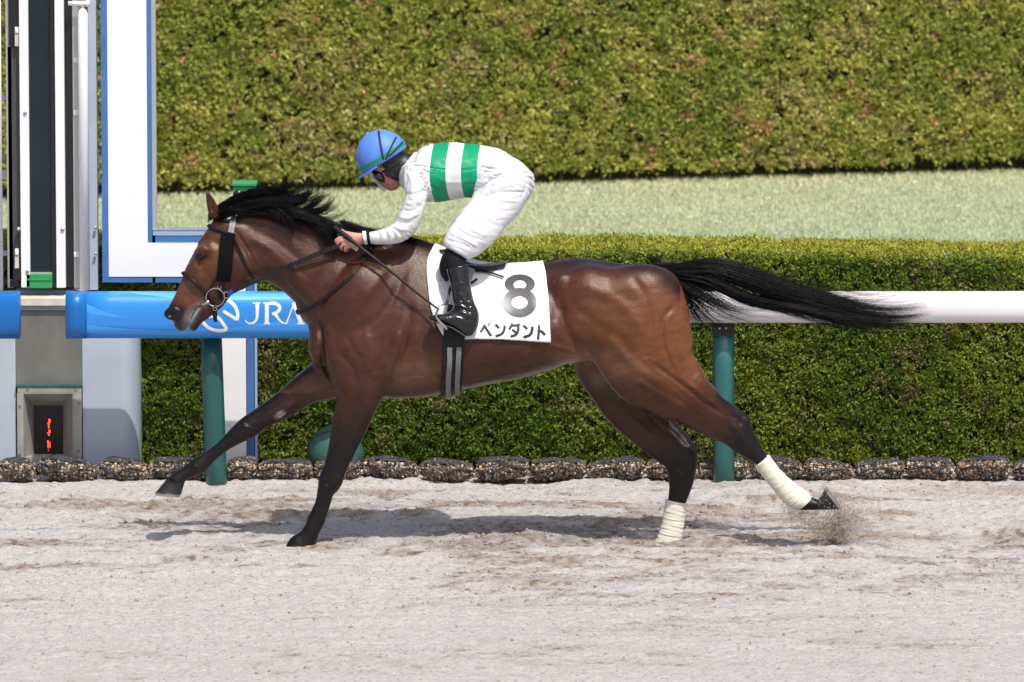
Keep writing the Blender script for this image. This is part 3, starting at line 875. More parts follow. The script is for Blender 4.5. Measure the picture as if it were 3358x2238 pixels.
# ---- hair
def strands(name, guides, mat_, parent, seed=1, nlock=16, loose=.16, thick=1.0, lift=0):
    """guides: list of (points [(px,py,Y)...], count, root spread m, tip spread m, radius m, length jitter)"""
    r = np.random.default_rng(seed)
    Vs = []; Fs = []; base = 0
    for g in guides:
        pts, cnt, s0, s1, rad, lj = g[:6]
        curl = g[6] if len(g) > 6 else .012
        P = np.array([at(*p) for p in pts])
        K = 14
        G = spline(P, 48)
        for j in range(cnt):
            L = 1 - lj * r.random() ** 1.5
            t = np.linspace(0, L, K)
            ii = np.clip(t * 47, 0, 46.999); i0 = ii.astype(int); fr = (ii - i0)[:, None]
            Q = G[i0] * (1 - fr) + G[i0 + 1] * fr
            o = r.normal(size=3) * np.array((1, .8, 1)); o0 = r.normal(size=3)
            clump = r.integers(0, nlock); rc = np.random.default_rng(seed * 100 + clump * 7 + int(pts[1][0]) * 13); oc = rc.normal(size=3); bend = rc.normal(size=3); bend[2] = bend[2] * (1 - .5 * lift) + lift
            w = (t / 1.0)[:, None]
            Q = Q + o0 * s0 * (1 - w) ** 1.2 + oc * s1 * 1.05 * w ** .8 + bend * s1 * .9 * w ** 2.2 + o * s1 * loose * (.35 + w)
            ph = r.random(3) * 6.3; fq = 2 + 4 * r.random(3)
            Q = Q + curl * w * np.sin(ph + fq * t[:, None] * 3) * (.2 + .5 * r.random())
            rr = thick * rad * (.6 + .8 * r.random()) * np.clip((1 - (t / L) ** 3), .12, 1)
            T = np.gradient(Q, axis=0); T /= np.linalg.norm(T, axis=1)[:, None] + 1e-9
            a = np.cross(T, np.array((.2, 1, .1))); a /= np.linalg.norm(a, axis=1)[:, None] + 1e-9
            b = np.cross(T, a)
            ring = np.stack([Q + (a * math.cos(th) + b * math.sin(th)) * rr[:, None] for th in (0.5, 2.6, 4.7)], 1).reshape(-1, 3)
            k = np.arange(K - 1)[:, None] * 3
            q = np.concatenate([np.stack([k[:, 0] + m, k[:, 0] + (m + 1) % 3, k[:, 0] + 3 + (m + 1) % 3, k[:, 0] + 3 + m], 1) for m in range(3)])
            Vs.append(ring); Fs.append(q + base); base += len(ring)
    me = mk(name, np.vstack(Vs), np.vstack(Fs))
    return put(name, me, mat_, parent)

tail = [
    ([(2150, 890, 0), (2245, 879, 0), (2331, 868, -.01), (2400, 880, -.01), (2480, 908, 0), (2580, 945, 0), (2680, 970, .01), (2780, 1002, .02), (2890, 1022, .02), (3030, 1016, .02)], 420, .012, .022, .0009, .22, .008),
    ([(2155, 893, 0), (2250, 890, -.02), (2340, 890, -.03), (2430, 915, -.03), (2530, 958, -.02), (2640, 985, 0), (2740, 1015, 0), (2840, 1042, .01), (2950, 1050, .01), (3035, 1038, .01)], 560, .016, .020, .0009, .22, .008),
    ([(2160, 900, 0), (2240, 905, -.03), (2320, 922, -.04), (2400, 960, -.04), (2480, 990, -.03), (2570, 1005, 0), (2680, 1030, 0), (2770, 1052, .0), (2870, 1060, .0), (2985, 1056, 0)], 480, .014, .020, .0009, .25, .008),
    ([(2155, 888, 0), (2250, 882, .02), (2340, 878, .03), (2430, 905, .03), (2530, 950, .03), (2640, 990, .03), (2760, 1030, .03), (2880, 1050, .03)], 360, .014, .028, .0009, .4, .008),
    ([(2162, 905, -.01), (2220, 928, -.03), (2270, 962, -.04), (2330, 992, -.04), (2390, 1018, -.04), (2460, 1035, -.03), (2560, 1042, -.02)], 120, .010, .026, .0008, .5, .012),
    ([(2162, 908, -.01), (2212, 940, -.03), (2248, 985, -.04), (2272, 1030, -.04), (2300, 1070, -.04), (2335, 1095, -.04)], 110, .010, .020, .0008, .45, .012),
    ([(2162, 906, 0), (2225, 945, -.03), (2275, 990, -.03), (2315, 1035, -.03), (2360, 1068, -.03), (2410, 1082, -.03)], 110, .010, .022, .0008, .5, .014),
    ([(2162, 903, 0), (2240, 925, -.03), (2310, 960, -.03), (2370, 1000, -.03), (2430, 1022, -.03), (2500, 1020, -.02)], 120, .010, .022, .0008, .5, .012),
    ([(2400, 880, 0), (2500, 905, 0), (2600, 930, 0), (2700, 950, 0), (2800, 960, 0), (2900, 958, 0)], 26, .012, .05, .0005, .5, .03),
    ([(2500, 985, 0), (2640, 1000, 0), (2780, 1010, 0), (2900, 1010, 0), (3020, 1000, 0)], 70, .02, .045, .0005, .5, .02),
    ([(2560, 950, 0), (2680, 978, 0), (2800, 985, 0), (2900, 985, 0), (3000, 962, 0)], 40, .02, .04, .0005, .5, .02),
]
tail = [(g[0], int(g[1] * 1.6)) + tuple(g[2:]) for g in tail]
strands('tail', tail, M['hair'], horse, 3, 30, .18, .72)

mane = [
    ([(712, 712, -.02), (722, 690, -.03), (760, 662, -.03), (820, 640, -.03), (880, 634, -.03), (935, 640, -.03)], 260, .012, .016, .0009, .4, .008),
    ([(718, 708, -.04), (760, 692, -.06), (820, 690, -.06), (890, 700, -.07), (950, 712, -.07)], 240, .012, .014, .0009, .4, .006),
    ([(700, 700, -.01), (735, 680, -.02), (790, 655, -.03), (850, 640, -.03), (910, 632, -.02)], 170, .012, .014, .0009, .4, .006),
    ([(760, 690, -.04), (810, 675, -.07), (870, 668, -.08), (930, 668, -.08), (990, 680, -.08)], 240, .014, .018, .0009, .4, .008),
    ([(780, 684, 0), (830, 662, -.01), (880, 640, -.02), (930, 626, -.02), (960, 622, -.02)], 170, .012, .022, .0008, .4, .012),
    ([(820, 676, -.02), (870, 664, -.04), (920, 650, -.05), (970, 640, -.05), (1018, 630, -.05)], 150, .012, .020, .0008, .5, .012),
    ([(850, 680, -.04), (905, 690, -.08), (945, 712, -.10), (964, 745, -.11), (966, 785, -.11)], 120, .012, .012, .0008, .35, .008),
    ([(840, 680, -.04), (890, 695, -.08), (925, 720, -.10), (945, 750, -.11)], 110, .012, .012, .0008, .4, .008),
    ([(870, 680, -.02), (930, 676, -.06), (985, 665, -.06), (1035, 650, -.06), (1075, 638, -.05)], 120, .012, .020, .0008, .5, .012),
    ([(920, 688, -.02), (975, 694, -.06), (1025, 692, -.07), (1065, 680, -.07), (1096, 665, -.06)], 120, .012, .016, .0008, .5, .012),
    ([(900, 684, -.04), (950, 694, -.09), (1000, 712, -.10), (1040, 736, -.10)], 200, .016, .016, .0009, .4, .008),
    ([(960, 698, -.03), (1010, 715, -.08), (1055, 735, -.09), (1085, 750, -.09)], 170, .016, .014, .0009, .4, .008),
    ([(1000, 704, -.02), (1050, 716, -.05), (1090, 716, -.05), (1122, 702, -.04), (1146, 697, -.04)], 26, .012, .012, .0006, .4, .012),
    ([(1030, 715, -.02), (1075, 728, -.05), (1115, 738, -.05), (1168, 737, -.04)], 34, .012, .009, .0006, .5, .010),
    ([(1020, 712, -.04), (1055, 745, -.10), (1075, 785, -.12), (1082, 820, -.13), (1090, 856, -.13)], 120, .014, .012, .0008, .5, .010),
    ([(1060, 735, -.04), (1095, 768, -.10), (1120, 800, -.12), (1140, 830, -.13)], 70, .014, .012, .0008, .5, .010),
    ([(1010, 708, -.04), (1060, 730, -.08), (1110, 752, -.10), (1150, 765, -.10)], 150, .016, .012, .0009, .5, .008),
    ([(1120, 745, -.02), (1180, 758, -.05), (1240, 768, -.06), (1310, 780, -.06), (1380, 795, -.05), (1425, 810, -.04)], 200, .016, .010, .0009, .4, .006),
    ([(1120, 745, -.03), (1180, 765, -.08), (1240, 780, -.10), (1300, 792, -.10)], 120, .016, .010, .0009, .4, .006),
    ([(860, 680, -.02), (900, 650, -.04), (930, 630, -.04), (925, 606, -.04)], 70, .010, .020, .0008, .4, .008),
    ([(930, 690, -.02), (975, 664, -.05), (1005, 640, -.05), (1000, 612, -.05)], 60, .010, .018, .0008, .4, .008),
    ([(980, 700, -.02), (1025, 672, -.05), (1052, 650, -.05), (1072, 622, -.05)], 60, .010, .016, .0008, .4, .008),
    ([(1010, 706, -.02), (1060, 690, -.05), (1085, 672, -.05), (1100, 645, -.05)], 50, .010, .014, .0008, .4, .008),
    ([(790, 686, -.02), (830, 652, -.04), (862, 632, -.04), (880, 612, -.04)], 70, .010, .018, .0008, .4, .008),
    ([(940, 650, -.03), (985, 645, -.04), (1010, 635, -.04), (1030, 615, -.04)], 60, .012, .010, .0007, .4, .010),
    ([(700, 700, 0), (690, 715, -.01), (682, 735, -.015)], 50, .012, .006, .0008, .4, .004),
]
mane = [(g[0], int(g[1] * 1.8)) + tuple(g[2:]) for g in mane]
strands('mane', mane, M['hair'], horse, 9, 17, .16, .85, .9)
# ------------------------------------------------------------------ tack
cloth = None
def build_cloth():
    front = spline([(1430, 812), (1404, 842), (1398, 880), (1402, 935), (1412, 1010), (1438, 1076), (1462, 1112)], 40)
    back = spline([(1778, 866), (1788, 890), (1796, 945), (1800, 1010), (1803, 1070), (1805, 1123)], 40)
    nu, nv = 64, 40
    rows = []
    for v in range(nv):
        row = []
        for u in range(nu):
            t = u / (nu - 1)
            p = front[v] * (1 - t) + back[v] * t
            sag = [0, 0][0]
            yy = p[1]
            # the lower hem runs level from the boot to the rear corner
            hem = np.interp(p[0], [1462, 1475, 1518, 1640, 1805], [1112, 1096, 1113, 1114, 1123])
            lin = np.interp(t, [0, 1], [1112, 1123])
            yy += (hem - lin) * (v / (nv - 1)) ** 3
            row.append((p[0], yy))
        rows.append(row)
    cols = []
    for u in range(nu):
        near = []
        for v in range(nv - 1, 3, -1):
            q, n = hit(rows[v][u][0], rows[v][u][1])
            if q is not None and (not near or q[2] > near[-1][2] - .002):
                near.append(q + n * .011)
        near = np.array(near)
        # re-space the near side, carry it over the back, mirror it on the far side
        tx = rows[0][u][0]
        X0 = at(tx, 860, 0)[0]
        xs = near[-1]
        ys = np.linspace(near[-1][1], 0, 9)[1:]
        top = []
        for yq in ys:
            f = 1 - abs(yq / near[-1][1])
            x = xs[0] * (1 - f) + X0 * f
            r = BVH.ray_cast(Vector((x, yq, 2.2)), Vector((0, 0, -1)))
            top.append((x, yq, r[0].z + .012))
        half = spline(np.vstack([near[::3], np.array(top)[2::2]]), 44)
        full = np.vstack([half, half[:-1][::-1] * np.array((1, -1, 1))])
        cols.append(full)
    G = np.array(cols)
    for _ in range(5):
        G[1:-1, 1:-1] = .5 * G[1:-1, 1:-1] + .125 * (G[:-2, 1:-1] + G[2:, 1:-1] + G[1:-1, :-2] + G[1:-1, 2:])
    V = G.reshape(-1, 3); m = G.shape[1]
    F = np.array([(i * m + j, (i + 1) * m + j, (i + 1) * m + j + 1, i * m + j + 1) for i in range(nu - 1) for j in range(m - 1)])
    # soft folds near the front edge and the girth
    px, py = proj(V)
    N = vnormals(V, F)
    if N[len(N) // 4][1] > 0: pass
    out = np.where(N[:, 1:2] * V[:, 1:2] > 0, N, -N)
    for P_, w_, a_ in (([(1418, 880), (1440, 960), (1468, 1060)], 9, .006), ([(1440, 860), (1452, 940), (1478, 1030)], 8, -.004),
                       ([(1410, 900), (1425, 1000), (1455, 1090)], 6, .004), ([(1540, 1040), (1560, 1080), (1568, 1110)], 14, .006),
                       ([(1620, 900), (1640, 1000), (1650, 1110)], 30, .004), ([(1740, 920), (1760, 1020), (1770, 1120)], 30, .003)):
        d, t = chart(px, py, P_)
        V = V + out * (a_ * np.exp(-(d / w_) ** 2))[:, None]
    me = mk('cloth_sheet', V, F)
    o = put('number_cloth', me, M['clothwhite'], None)
    md = o.modifiers.new('solid', 'SOLIDIFY'); md.thickness = .003; md.offset = 0
    tag(o, 'white number cloth with a large grey 8 and five katakana letters draped under the saddle', 'saddle cloth')
    T = np.vstack([F[:, :3], F[:, [0, 2, 3]]])
    return o, BVHTree.FromPolygons([tuple(v) for v in V], [tuple(t) for t in T])
cloth, CBVH = build_cloth()

def strokes_mesh(name, polys, bvh, mat_, parent, off=.003, ypl=None, step=.15):
    """flat print: each stroke = (points px, width px [, end cut]) laid on a surface"""
    V = []; F = []; z = 0
    for st in polys:
        pts, w = st[0], st[1]
        closed = len(st) > 2 and st[2]
        w1 = st[3] if len(st) > 3 else None
        P = np.array(pts, float)
        seg = np.linalg.norm(np.diff(P, axis=0), axis=1)
        # densify
        Q = [P[0]]
        for i in range(len(P) - 1):
            k = max(1, int(seg[i] / 3.0))
            for j in range(1, k + 1): Q.append(P[i] + (P[i + 1] - P[i]) * j / k)
        Q = np.array(Q); n = len(Q)
        if closed:
            T = np.roll(Q[:-1], -1, 0) - np.roll(Q[:-1], 1, 0); T = np.vstack([T, T[:1]])
        else:
            T = np.gradient(Q, axis=0)
        # mitred corner normals
        D = np.diff(Q, axis=0); D /= np.linalg.norm(D, axis=1)[:, None] + 1e-9
        nn = np.stack([-D[:, 1], D[:, 0]], 1)
        N_ = np.vstack([nn[:1], (nn[:-1] + nn[1:]), nn[-1:]])
        if closed: N_[0] = N_[-1] = nn[0] + nn[-1]
        N_ /= np.linalg.norm(N_, axis=1)[:, None] + 1e-9
        cosm = np.ones(n); cosm[1:-1] = np.clip((N_[1:-1] * nn[1:]).sum(1), .45, 1)
        ww = np.full(n, w / 2.0) if w1 is None else np.linspace(w / 2.0, w1 / 2.0, n)
        b = len(V)
        for i in range(n):
            for s in (-1, -.33, .33, 1):
                q = Q[i] + N_[i] * s * ww[i] / cosm[i]
                if bvh is None:
                    V.append(at(q[0], q[1], ypl))
                else:
                    h, m = hit(q[0], q[1], bvh, y0=ypl if ypl is not None else -1.0)
                    if h is None: h = at(q[0], q[1], -.3) if not V else V[-1]; m = np.array((0, -1, 0))
                    if m[1] > 0: m = -m
                    V.append(h + m * (off + z))
        for i in range(n - 1):
            for s in range(3):
                F.append((b + i * 4 + s, b + i * 4 + s + 1, b + (i + 1) * 4 + s + 1, b + (i + 1) * 4 + s))
        z += .0002
    return put(name, mk(name, V, F), mat_, parent, False)

zc = lambda L: [(1560 + x * .17857, 860 + y * .17857) for x, y in L]
def arc(cx, cy, rx, ry, a0, a1, n=24):
    return [(cx + rx * math.cos(math.radians(a0 + (a1 - a0) * i / n)), cy + ry * math.sin(math.radians(a0 + (a1 - a0) * i / n))) for i in range(n + 1)]
# the number 8 as one outline with two holes
def figure8():
    V = []; F = []
    def lay(x, y, o=.0035):
        h, m = hit(x, y, CBVH)
        if m[1] > 0: m = -m
        V.append(h + m * o)
    n = 72
    oc = [(810, 410, 279, 176, 812, 425, 118, 84, 0), (807, 750, 312, 268, 808, 747, 150, 116, .0006)]
    for (cx, cy, rx, ry, hx, hy, hrx, hry, dz) in oc:
        b = len(V)
        R = 7
        for i in range(n):
            a = 2 * math.pi * i / n
            for r in range(R):
                t = r / (R - 1)
                x = (hx + hrx * math.cos(a)) * (1 - t) + (cx + rx * math.cos(a)) * t
                y = (hy + hry * math.sin(a)) * (1 - t) + (cy + ry * math.sin(a)) * t
                lay(1560 + x * .17857, 860 + y * .17857, .0032 + dz)
        for i in range(n):
            for r in range(R - 1):
                # keep the upper bowl out of the lower counter
                F.append((b + i * R + r, b + i * R + r + 1, b + ((i + 1) % n) * R + r + 1, b + ((i + 1) % n) * R + r))
    V = np.array(V)
    return put('number_eight', mk('number_eight', V, F), M['inkgrey'], cloth, False)
figure8()
cr = lambda pts: zc([tuple(p) for p in spline(pts, 14)])
strokes_mesh('katakana_pe', [(zc([(88, 1292), (160, 1178), (285, 1360)]), 8.0), (zc(arc(248, 1150, 19, 24, 0, 360, 16)), 2.0, True)], CBVH, M['ink'], cloth)
strokes_mesh('katakana_n', [(zc([(362, 1152), (432, 1215)]), 8.0), (cr([(532, 1168), (520, 1255), (470, 1325), (365, 1365)]), 8.0)], CBVH, M['ink'], cloth)
strokes_mesh('katakana_da', [(cr([(672, 1128), (655, 1170), (612, 1240)]), 7.5), (zc([(665, 1168), (790, 1168)]), 7.0),
                             (cr([(783, 1172), (778, 1260), (735, 1335), (640, 1370)]), 8.0), (zc([(668, 1243), (748, 1300)]), 7.5),
                             (zc([(758, 1134), (772, 1158)]), 3.6), (zc([(793, 1126), (808, 1164)]), 3.6)], CBVH, M['ink'], cloth)
strokes_mesh('katakana_n', [(zc([(878, 1168), (946, 1232)]), 8.0), (cr([(1044, 1188), (1030, 1275), (985, 1345), (876, 1383)]), 9.0)], CBVH, M['ink'], cloth)
strokes_mesh('katakana_to', [(zc([(1166, 1160), (1146, 1424)]), 7.4), (cr([(1178, 1262), (1225, 1290), (1270, 1340)]), 8.4)], CBVH, M['ink'], cloth)

# saddle
saddle = empty('racing_saddle', (-.15, 0, 1.3), 'small black and grey racing saddle under the rider', 'saddle')
def build_saddle():
    f = Field((-.42, -.34, 1.02), (.02, .34, 1.46), .005)
    pair_loft(f, [(1446, 806, 1448, 850, 0, .085), (1480, 826, 1480, 862, 0, .10), (1530, 852, 1530, 878, 0, .115), (1590, 866, 1590, 886, 0, .125), (1652, 862, 1655, 874, 0, .09)], k=.02)
    for s in (-1, 1):
        limb(f, [(1462, 845, s * .11, .022), (1456, 868, s * .17, .022), (1457, 895, s * .215, .020), (1466, 918, s * .245, .013)], k=.02, flat=.6)
    V, F = f.mesh(); V = relax(V, F, 2)
    return put('seat', mk('seat', V, F), M['leather'], saddle)
build_saddle()
def patch(name, corners, bvh, mat_, parent, off=.012, n=12, th=.004, mirror=False):
    """quad panel laid on the horse's side"""
    a, b, c, d = [np.array(q, float) for q in corners]
    V = []
    for i in range(n):
        for j in range(n):
            u, v = i / (n - 1), j / (n - 1)
            p = (a * (1 - u) + b * u) * (1 - v) + (d * (1 - u) + c * u) * v
            h, m = hit(p[0], p[1], bvh)
            if h is None: h = at(p[0], p[1], -.1); m = np.array((0, -1, 0.))
            if m[1] > 0: m = -m
            V.append(h + m * off)
    V = np.array(V)
    if mirror: V = V * np.array((1, -1, 1))
    F = [(i * n + j, (i + 1) * n + j, (i + 1) * n + j + 1, i * n + j + 1) for i in range(n - 1) for j in range(n - 1)]
    o = put(name, mk(name, V, F), mat_, parent)
    md = o.modifiers.new('solid', 'SOLIDIFY'); md.thickness = th; md.offset = 0
    return o
for mir in (False, True):
    patch('saddle_flap', [(1500, 876), (1563, 872), (1542, 930), (1505, 935)], CBVH, M['saddlegrey'], saddle, .012, mirror=mir)
    patch('knee_roll', [(1446, 868), (1476, 862), (1486, 925), (1464, 918)], CBVH, M['leather'], saddle, .016, th=.012, mirror=mir)
patch('cantle_strip', [(1562, 873), (1662, 866), (1630, 875), (1566, 888)], CBVH, M['saddlegrey'], saddle, .008)
surf_strap('billet_strap', [(1556, 896), (1585, 897), (1620, 905), (1652, 916)], .011, .003, M['leather'], saddle, .012, bvh=CBVH)
surf_strap('billet_strap', [(1540, 938), (1552, 930), (1564, 922)], .012, .003, M['leather'], saddle, .016, bvh=CBVH)

def belly_wrap(near_px, off):
    pts = []; nr = []
    for p in spline(near_px, 26):
        q, m = hit(p[0], p[1])
        if q is None: continue
        pts.append(q + m * off); nr.append(m)
    x = pts[-1][0]
    y0 = pts[-1][1]; ex = []; en = []
    for yq in np.linspace(y0, 0, 7)[1:]:
        r = BVH.ray_cast(Vector((x, yq, .3)), Vector((0, 0, 1)))
        ex.append((x, yq, r[0].z - off)); en.append(tuple(r[1]))
    P = np.vstack([pts, ex]); N = np.vstack([nr, en])
    for _ in range(3):
        P[1:-1] = (P[:-2] + 2 * P[1:-1] + P[2:]) / 4
    mir = np.array((1, -1, 1))
    return np.vstack([P, P[:-1][::-1] * mir]), np.vstack([N, N[:-1][::-1] * mir])
girth = empty('girth', (-.28, 0, 1.0), 'black girth strap with two grey bands round the belly below the boot', 'girth')
P_, N_ = belly_wrap([(1504, 1010), (1492, 1080), (1485, 1190), (1478, 1262)], .016)
ribbon('girth_band', P_, N_, .104, .008, M['leather'], girth, smooth=False)
P_, N_ = belly_wrap([(1476, 1138), (1473, 1190), (1468, 1262)], .0275)
ribbon('elastic_band', P_, N_, .024, .002, M['girthgrey'], girth)
P_, N_ = belly_wrap([(1508, 1138), (1505, 1190), (1496, 1262)], .0275)
ribbon('elastic_band', P_, N_, .024, .002, M['girthgrey'], girth)

# bridle
bridle = empty('bridle', at(706, 976, 0), 'black racing bridle with fleece cheek piece, steel ring bit and long reins', 'bridle')
def front_wrap(near_px, off, r=None, w=None, th=None, name='strap', mat_=None, dirv=(-1, 0, 0), n=5):
    """strap over the left side, round the front of the head, down the right side"""
    pts = []; nr = []
    for p in spline(near_px, 18):
        q, m = hit(p[0], p[1])
        if q is None: continue
        pts.append(q + m * off); nr.append(m)
    z = pts[-1][2]; y0 = pts[-1][1]; d = np.array(dirv, float); ex = []; en = []
    for yq in np.linspace(y0, 0, n + 1)[1:]:
        o = np.array((pts[-1][0], yq, z)) + d * .6
        rr = BVH.ray_cast(Vector(o), Vector(-d), 1.2)
        ex.append(np.array(rr[0]) + d * off); en.append(np.array(rr[1]))
    P = np.vstack([pts, ex]); N = np.vstack([nr, en]); mir = np.array((1, -1, 1))
    for _ in range(3): P[1:-1] = (P[:-2] + 2 * P[1:-1] + P[2:]) / 4
    P = np.vstack([P, P[:-1][::-1] * mir]); N = np.vstack([N, N[:-1][::-1] * mir])
    if r:
        m = MB(); m.tube(P, r, 10); return m.build(name, mat_, bridle, True)
    return ribbon(name, P, N, w, th, mat_, bridle)
hd = np.array(at(640, 740) - at(700, 700)); 
front_wrap([(756, 766), (730, 760), (706, 752), (688, 745)], .004, r=.0085, name='browband', mat_=M['leather'], dirv=(-.85, 0, .5))
front_wrap([(683, 972), (664, 950), (640, 926), (618, 908), (604, 900)], .004, r=.0085, name='noseband', mat_=M['leather'], dirv=(-.9, 0, .35))
surf_strap('headpiece', [(770, 708), (766, 725), (761, 745), (757, 765)], .028, .003, M['saddlegrey'], bridle, .008, sm=2)
surf_strap('cheek_fleece', [(750, 766), (745, 800), (741, 840), (737, 880), (732, 920)], .070, .016, M['shaggy'], bridle, .003)
surf_strap('throatlash', [(766, 772), (778, 805), (795, 845), (812, 882), (830, 915)], .014, .004, M['leather'], bridle, .003)
surf_strap('cheek_strap', [(712, 908), (700, 928), (684, 952), (676, 962)], .011, .003, M['leather'], bridle, .004)
surf_strap('cheek_strap', [(733, 915), (728, 935), (724, 955), (728, 975), (738, 968)], .030, .004, M['leather'], bridle, .004)
surf_strap('chin_strap', [(674, 955), (684, 972), (696, 990), (703, 1004)], .012, .004, M['leather'], bridle, .006)
m = MB(); m.tube([at(704, 1000, -.075), at(705, 1010, -.078), at(704, 1030, -.08), at(707, 1057, -.082)], [.008, .012, .013, .007], 8, flat=.4)
m.build('hanging_strap_end', M['leather'], bridle, True)
m = MB(); bk = at(705, 1014, -.088)
for dx, dz, w, h in ((0, .007, .010, .0014), (0, -.007, .010, .0014), (-.009, 0, .0014, .008), (.009, 0, .0014, .008)):
    m.box(bk[0] + dx - w, bk[0] + dx + w, bk[1] - .002, bk[1] + .002, bk[2] + dz - h, bk[2] + dz + h)
m.build('buckle', M['steel'], bridle)
m = MB(); bk = at(722, 934, 0)[0:3]; q, n_ = hit(722, 934)
bk = q + n_ * .022
for dx, dz, w, h in ((0, -.006, .009, .0012), (-.008, 0, .0012, .007), (.008, 0, .0012, .007)):
    m.box(bk[0] + dx - w, bk[0] + dx + w, bk[1] - .002, bk[1] + .002, bk[2] + dz - h, bk[2] + dz + h)
m.build('buckle', M['steel'], bridle)
rc = at(706, 976, -.080)
for s in (1, -1):
    m = MB(); m.tube([(rc[0] + .0445 * math.cos(t), s * (rc[1] - .004 * math.sin(t)), rc[2] + .0445 * math.sin(t)) for t in np.linspace(0, 2 * math.pi, 41)], .0028, 10, cap=False)
    m.build('bit_ring', M['steel'], bridle, True)
m = MB(); a_, b_ = at(686, 990, -.080), at(655, 1002, -.052)
m.tube([a_, a_ * .6 + b_ * .4, b_, b_ * np.array((1, 0, 1)), b_ * np.array((1, -1, 1)), (a_ * .6 + b_ * .4) * np.array((1, -1, 1)), a_ * np.array((1, -1, 1))], [.008, .0095, .006, .006, .006, .0095, .008], 10)
m.build('bit_mouthpiece', M['steel'], bridle, True)
# reins
def rein_pts(px, y0, y1, off=.012):
    P = spline(px, 40); out = []; T = np.linspace(0, 1, 40)
    for p, t in zip(P, T):
        yl = y0 + (y1 - y0) * t
        q, n_ = hit(p[0], p[1])
        if q is not None: yl = min(yl, q[1] - off)
        out.append([p[0], p[1], yl])
    out = np.array(out)
    for _ in range(8): out[1:-1, 2] = np.minimum(out[1:-1, 2], (out[:-2, 2] + out[2:, 2]) / 2)
    return np.array([at(*p) for p in out])
RP = rein_pts([(733, 972), (760, 958), (811, 936), (875, 908), (925, 884), (975, 862), (1045, 832), (1110, 806)], -.085, -.155)
for s in (1, -1):
    ribbon('rein', RP * np.array((1, s, 1)), np.tile((0, -1.0 * s, .35), (40, 1)), .021, .004, M['leather'], bridle, taper=list(np.interp(np.linspace(0, 1, 40), [0, .15, .3, .6, .62, 1], [.6, 1.1, .85, .8, 1.05, 1.15])))
ribbon('rein_tape', RP[3:7] + np.array((0, -.006, 0)), np.tile((0, -1.0, .35), (4, 1)), .026, .005, M['strapblue'], bridle)
ribbon('rein_keeper', RP[25:28] + np.array((0, -.005, 0)), np.tile((0, -1.0, .35), (3, 1)), .026, .005, M['leather'], bridle)
m = MB(); bk = RP[2] + np.array((0, -.012, .0))
for dx, dz, w, h in ((0, .014, .009, .002), (0, -.014, .009, .002), (-.009, 0, .002, .014)):
    m.box(bk[0] + dx - w, bk[0] + dx + w, bk[1] - .002, bk[1] + .002, bk[2] + dz - h, bk[2] + dz + h)
m.build('buckle', M['steel'], bridle)
NP = [(1222, 796), (1214, 818), (1202, 842), (1170, 892), (1116, 940), (1058, 986), (1020, 1010)]
front_wrap(NP, .007, w=.019, th=.004, name='rein_loop', mat_=M['leather'], dirv=(-1, 0, -.55), n=7)
# ------------------------------------------------------------------ the rider
rider = empty('person', at(1500, 860, 0), 'jockey in blue helmet and white silks with two green hoops crouching over the saddle', 'person')

ARM = [(1322, 548, 1425, 560, -.130, .055), (1320, 585, 1414, 590, -.150, .058), (1324, 618, 1406, 612, -.168, .055), (1329, 651, 1400, 636, -.180, .052), (1320, 690, 1393, 672, -.188, .049),
       (1303, 722, 1380, 718, -.192, .046), (1286, 742, 1354, 768, -.190, .044), (1260, 750, 1302, 797, -.182, .041),
       (1236, 754, 1250, 803, -.172, .037), (1214, 759, 1222, 801, -.160, .032), (1192, 763, 1198, 799, -.152, .028)]
TORSO = [(1338, 492, 1334, 590, 0, .085), (1362, 482, 1352, 628, 0, .155), (1392, 477, 1380, 650, 0, .185), (1423, 473, 1412, 662, 0, .190),
         (1470, 468, 1476, 655, 0, .185), (1525, 472, 1526, 649, 0, .175), (1576, 477, 1572, 648, 0, .165), (1622, 486, 1604, 640, 0, .16)]
PELV = [(1590, 481, 1578, 640, 0, .158), (1640, 492, 1596, 645, 0, .165), (1680, 522, 1600, 650, 0, .168), (1704, 562, 1606, 660, 0, .165), (1712, 600, 1620, 668, 0, .14)]
THIGH = [(1600, 545, 1722, 585, -.095, .100), (1575, 605, 1732, 630, -.115, .100), (1552, 658, 1708, 670, -.145, .095), (1524, 700, 1670, 712, -.185, .088),
         (1492, 736, 1636, 758, -.220, .082), (1466, 766, 1598, 795, -.245, .072), (1452, 796, 1568, 816, -.258, .066), (1450, 816, 1545, 838, -.265, .062)]
SHIN = [(1464, 808, 1548, 822, -.262, .042), (1458, 836, 1532, 850, -.268, .044), (1459, 862, 1528, 868, -.278, .044), (1466, 889, 1533, 880, -.285, .043)]
BOOT = [(1464, 884, 1535, 872, -.288, .046), (1472, 915, 1540, 906, -.296, .047), (1480, 950, 1545, 945, -.305, .046), (1485, 985, 1552, 982, -.315, .044),
        (1486, 1012, 1559, 1012, -.322, .042), (1492, 1035, 1559, 1042, -.326, .040), (1504, 1060, 1552, 1070, -.328, .037), (1514, 1080, 1543, 1092, -.328, .030)]
FOOT = [(1546, 1010, 1538, 1098, -.328, .036), (1522, 1018, 1512, 1086, -.330, .038), (1495, 1026, 1482, 1070, -.333, .041), (1468, 1030, 1458, 1060, -.338, .042),
        (1440, 1031, 1436, 1056, -.342, .036), (1412, 1034, 1414, 1048, -.344, .020)]

def mir(st): return [tuple(s[:4]) + (-s[4],) + tuple(s[5:]) for s in st]

def head_field(f, g=0.0):
    f.ell(at(1262, 522, 0), (.092 + g, .074 + g, .088 + g), .03)
    pair_loft(f, [(1214, 548, 1306, 500, 0, .070), (1224, 572, 1318, 540, 0, .068), (1238, 590, 1316, 568, 0, .060), (1256, 603, 1313, 588, 0, .052), (1280, 614, 1306, 604, 0, .034)], k=.02, grow=g)

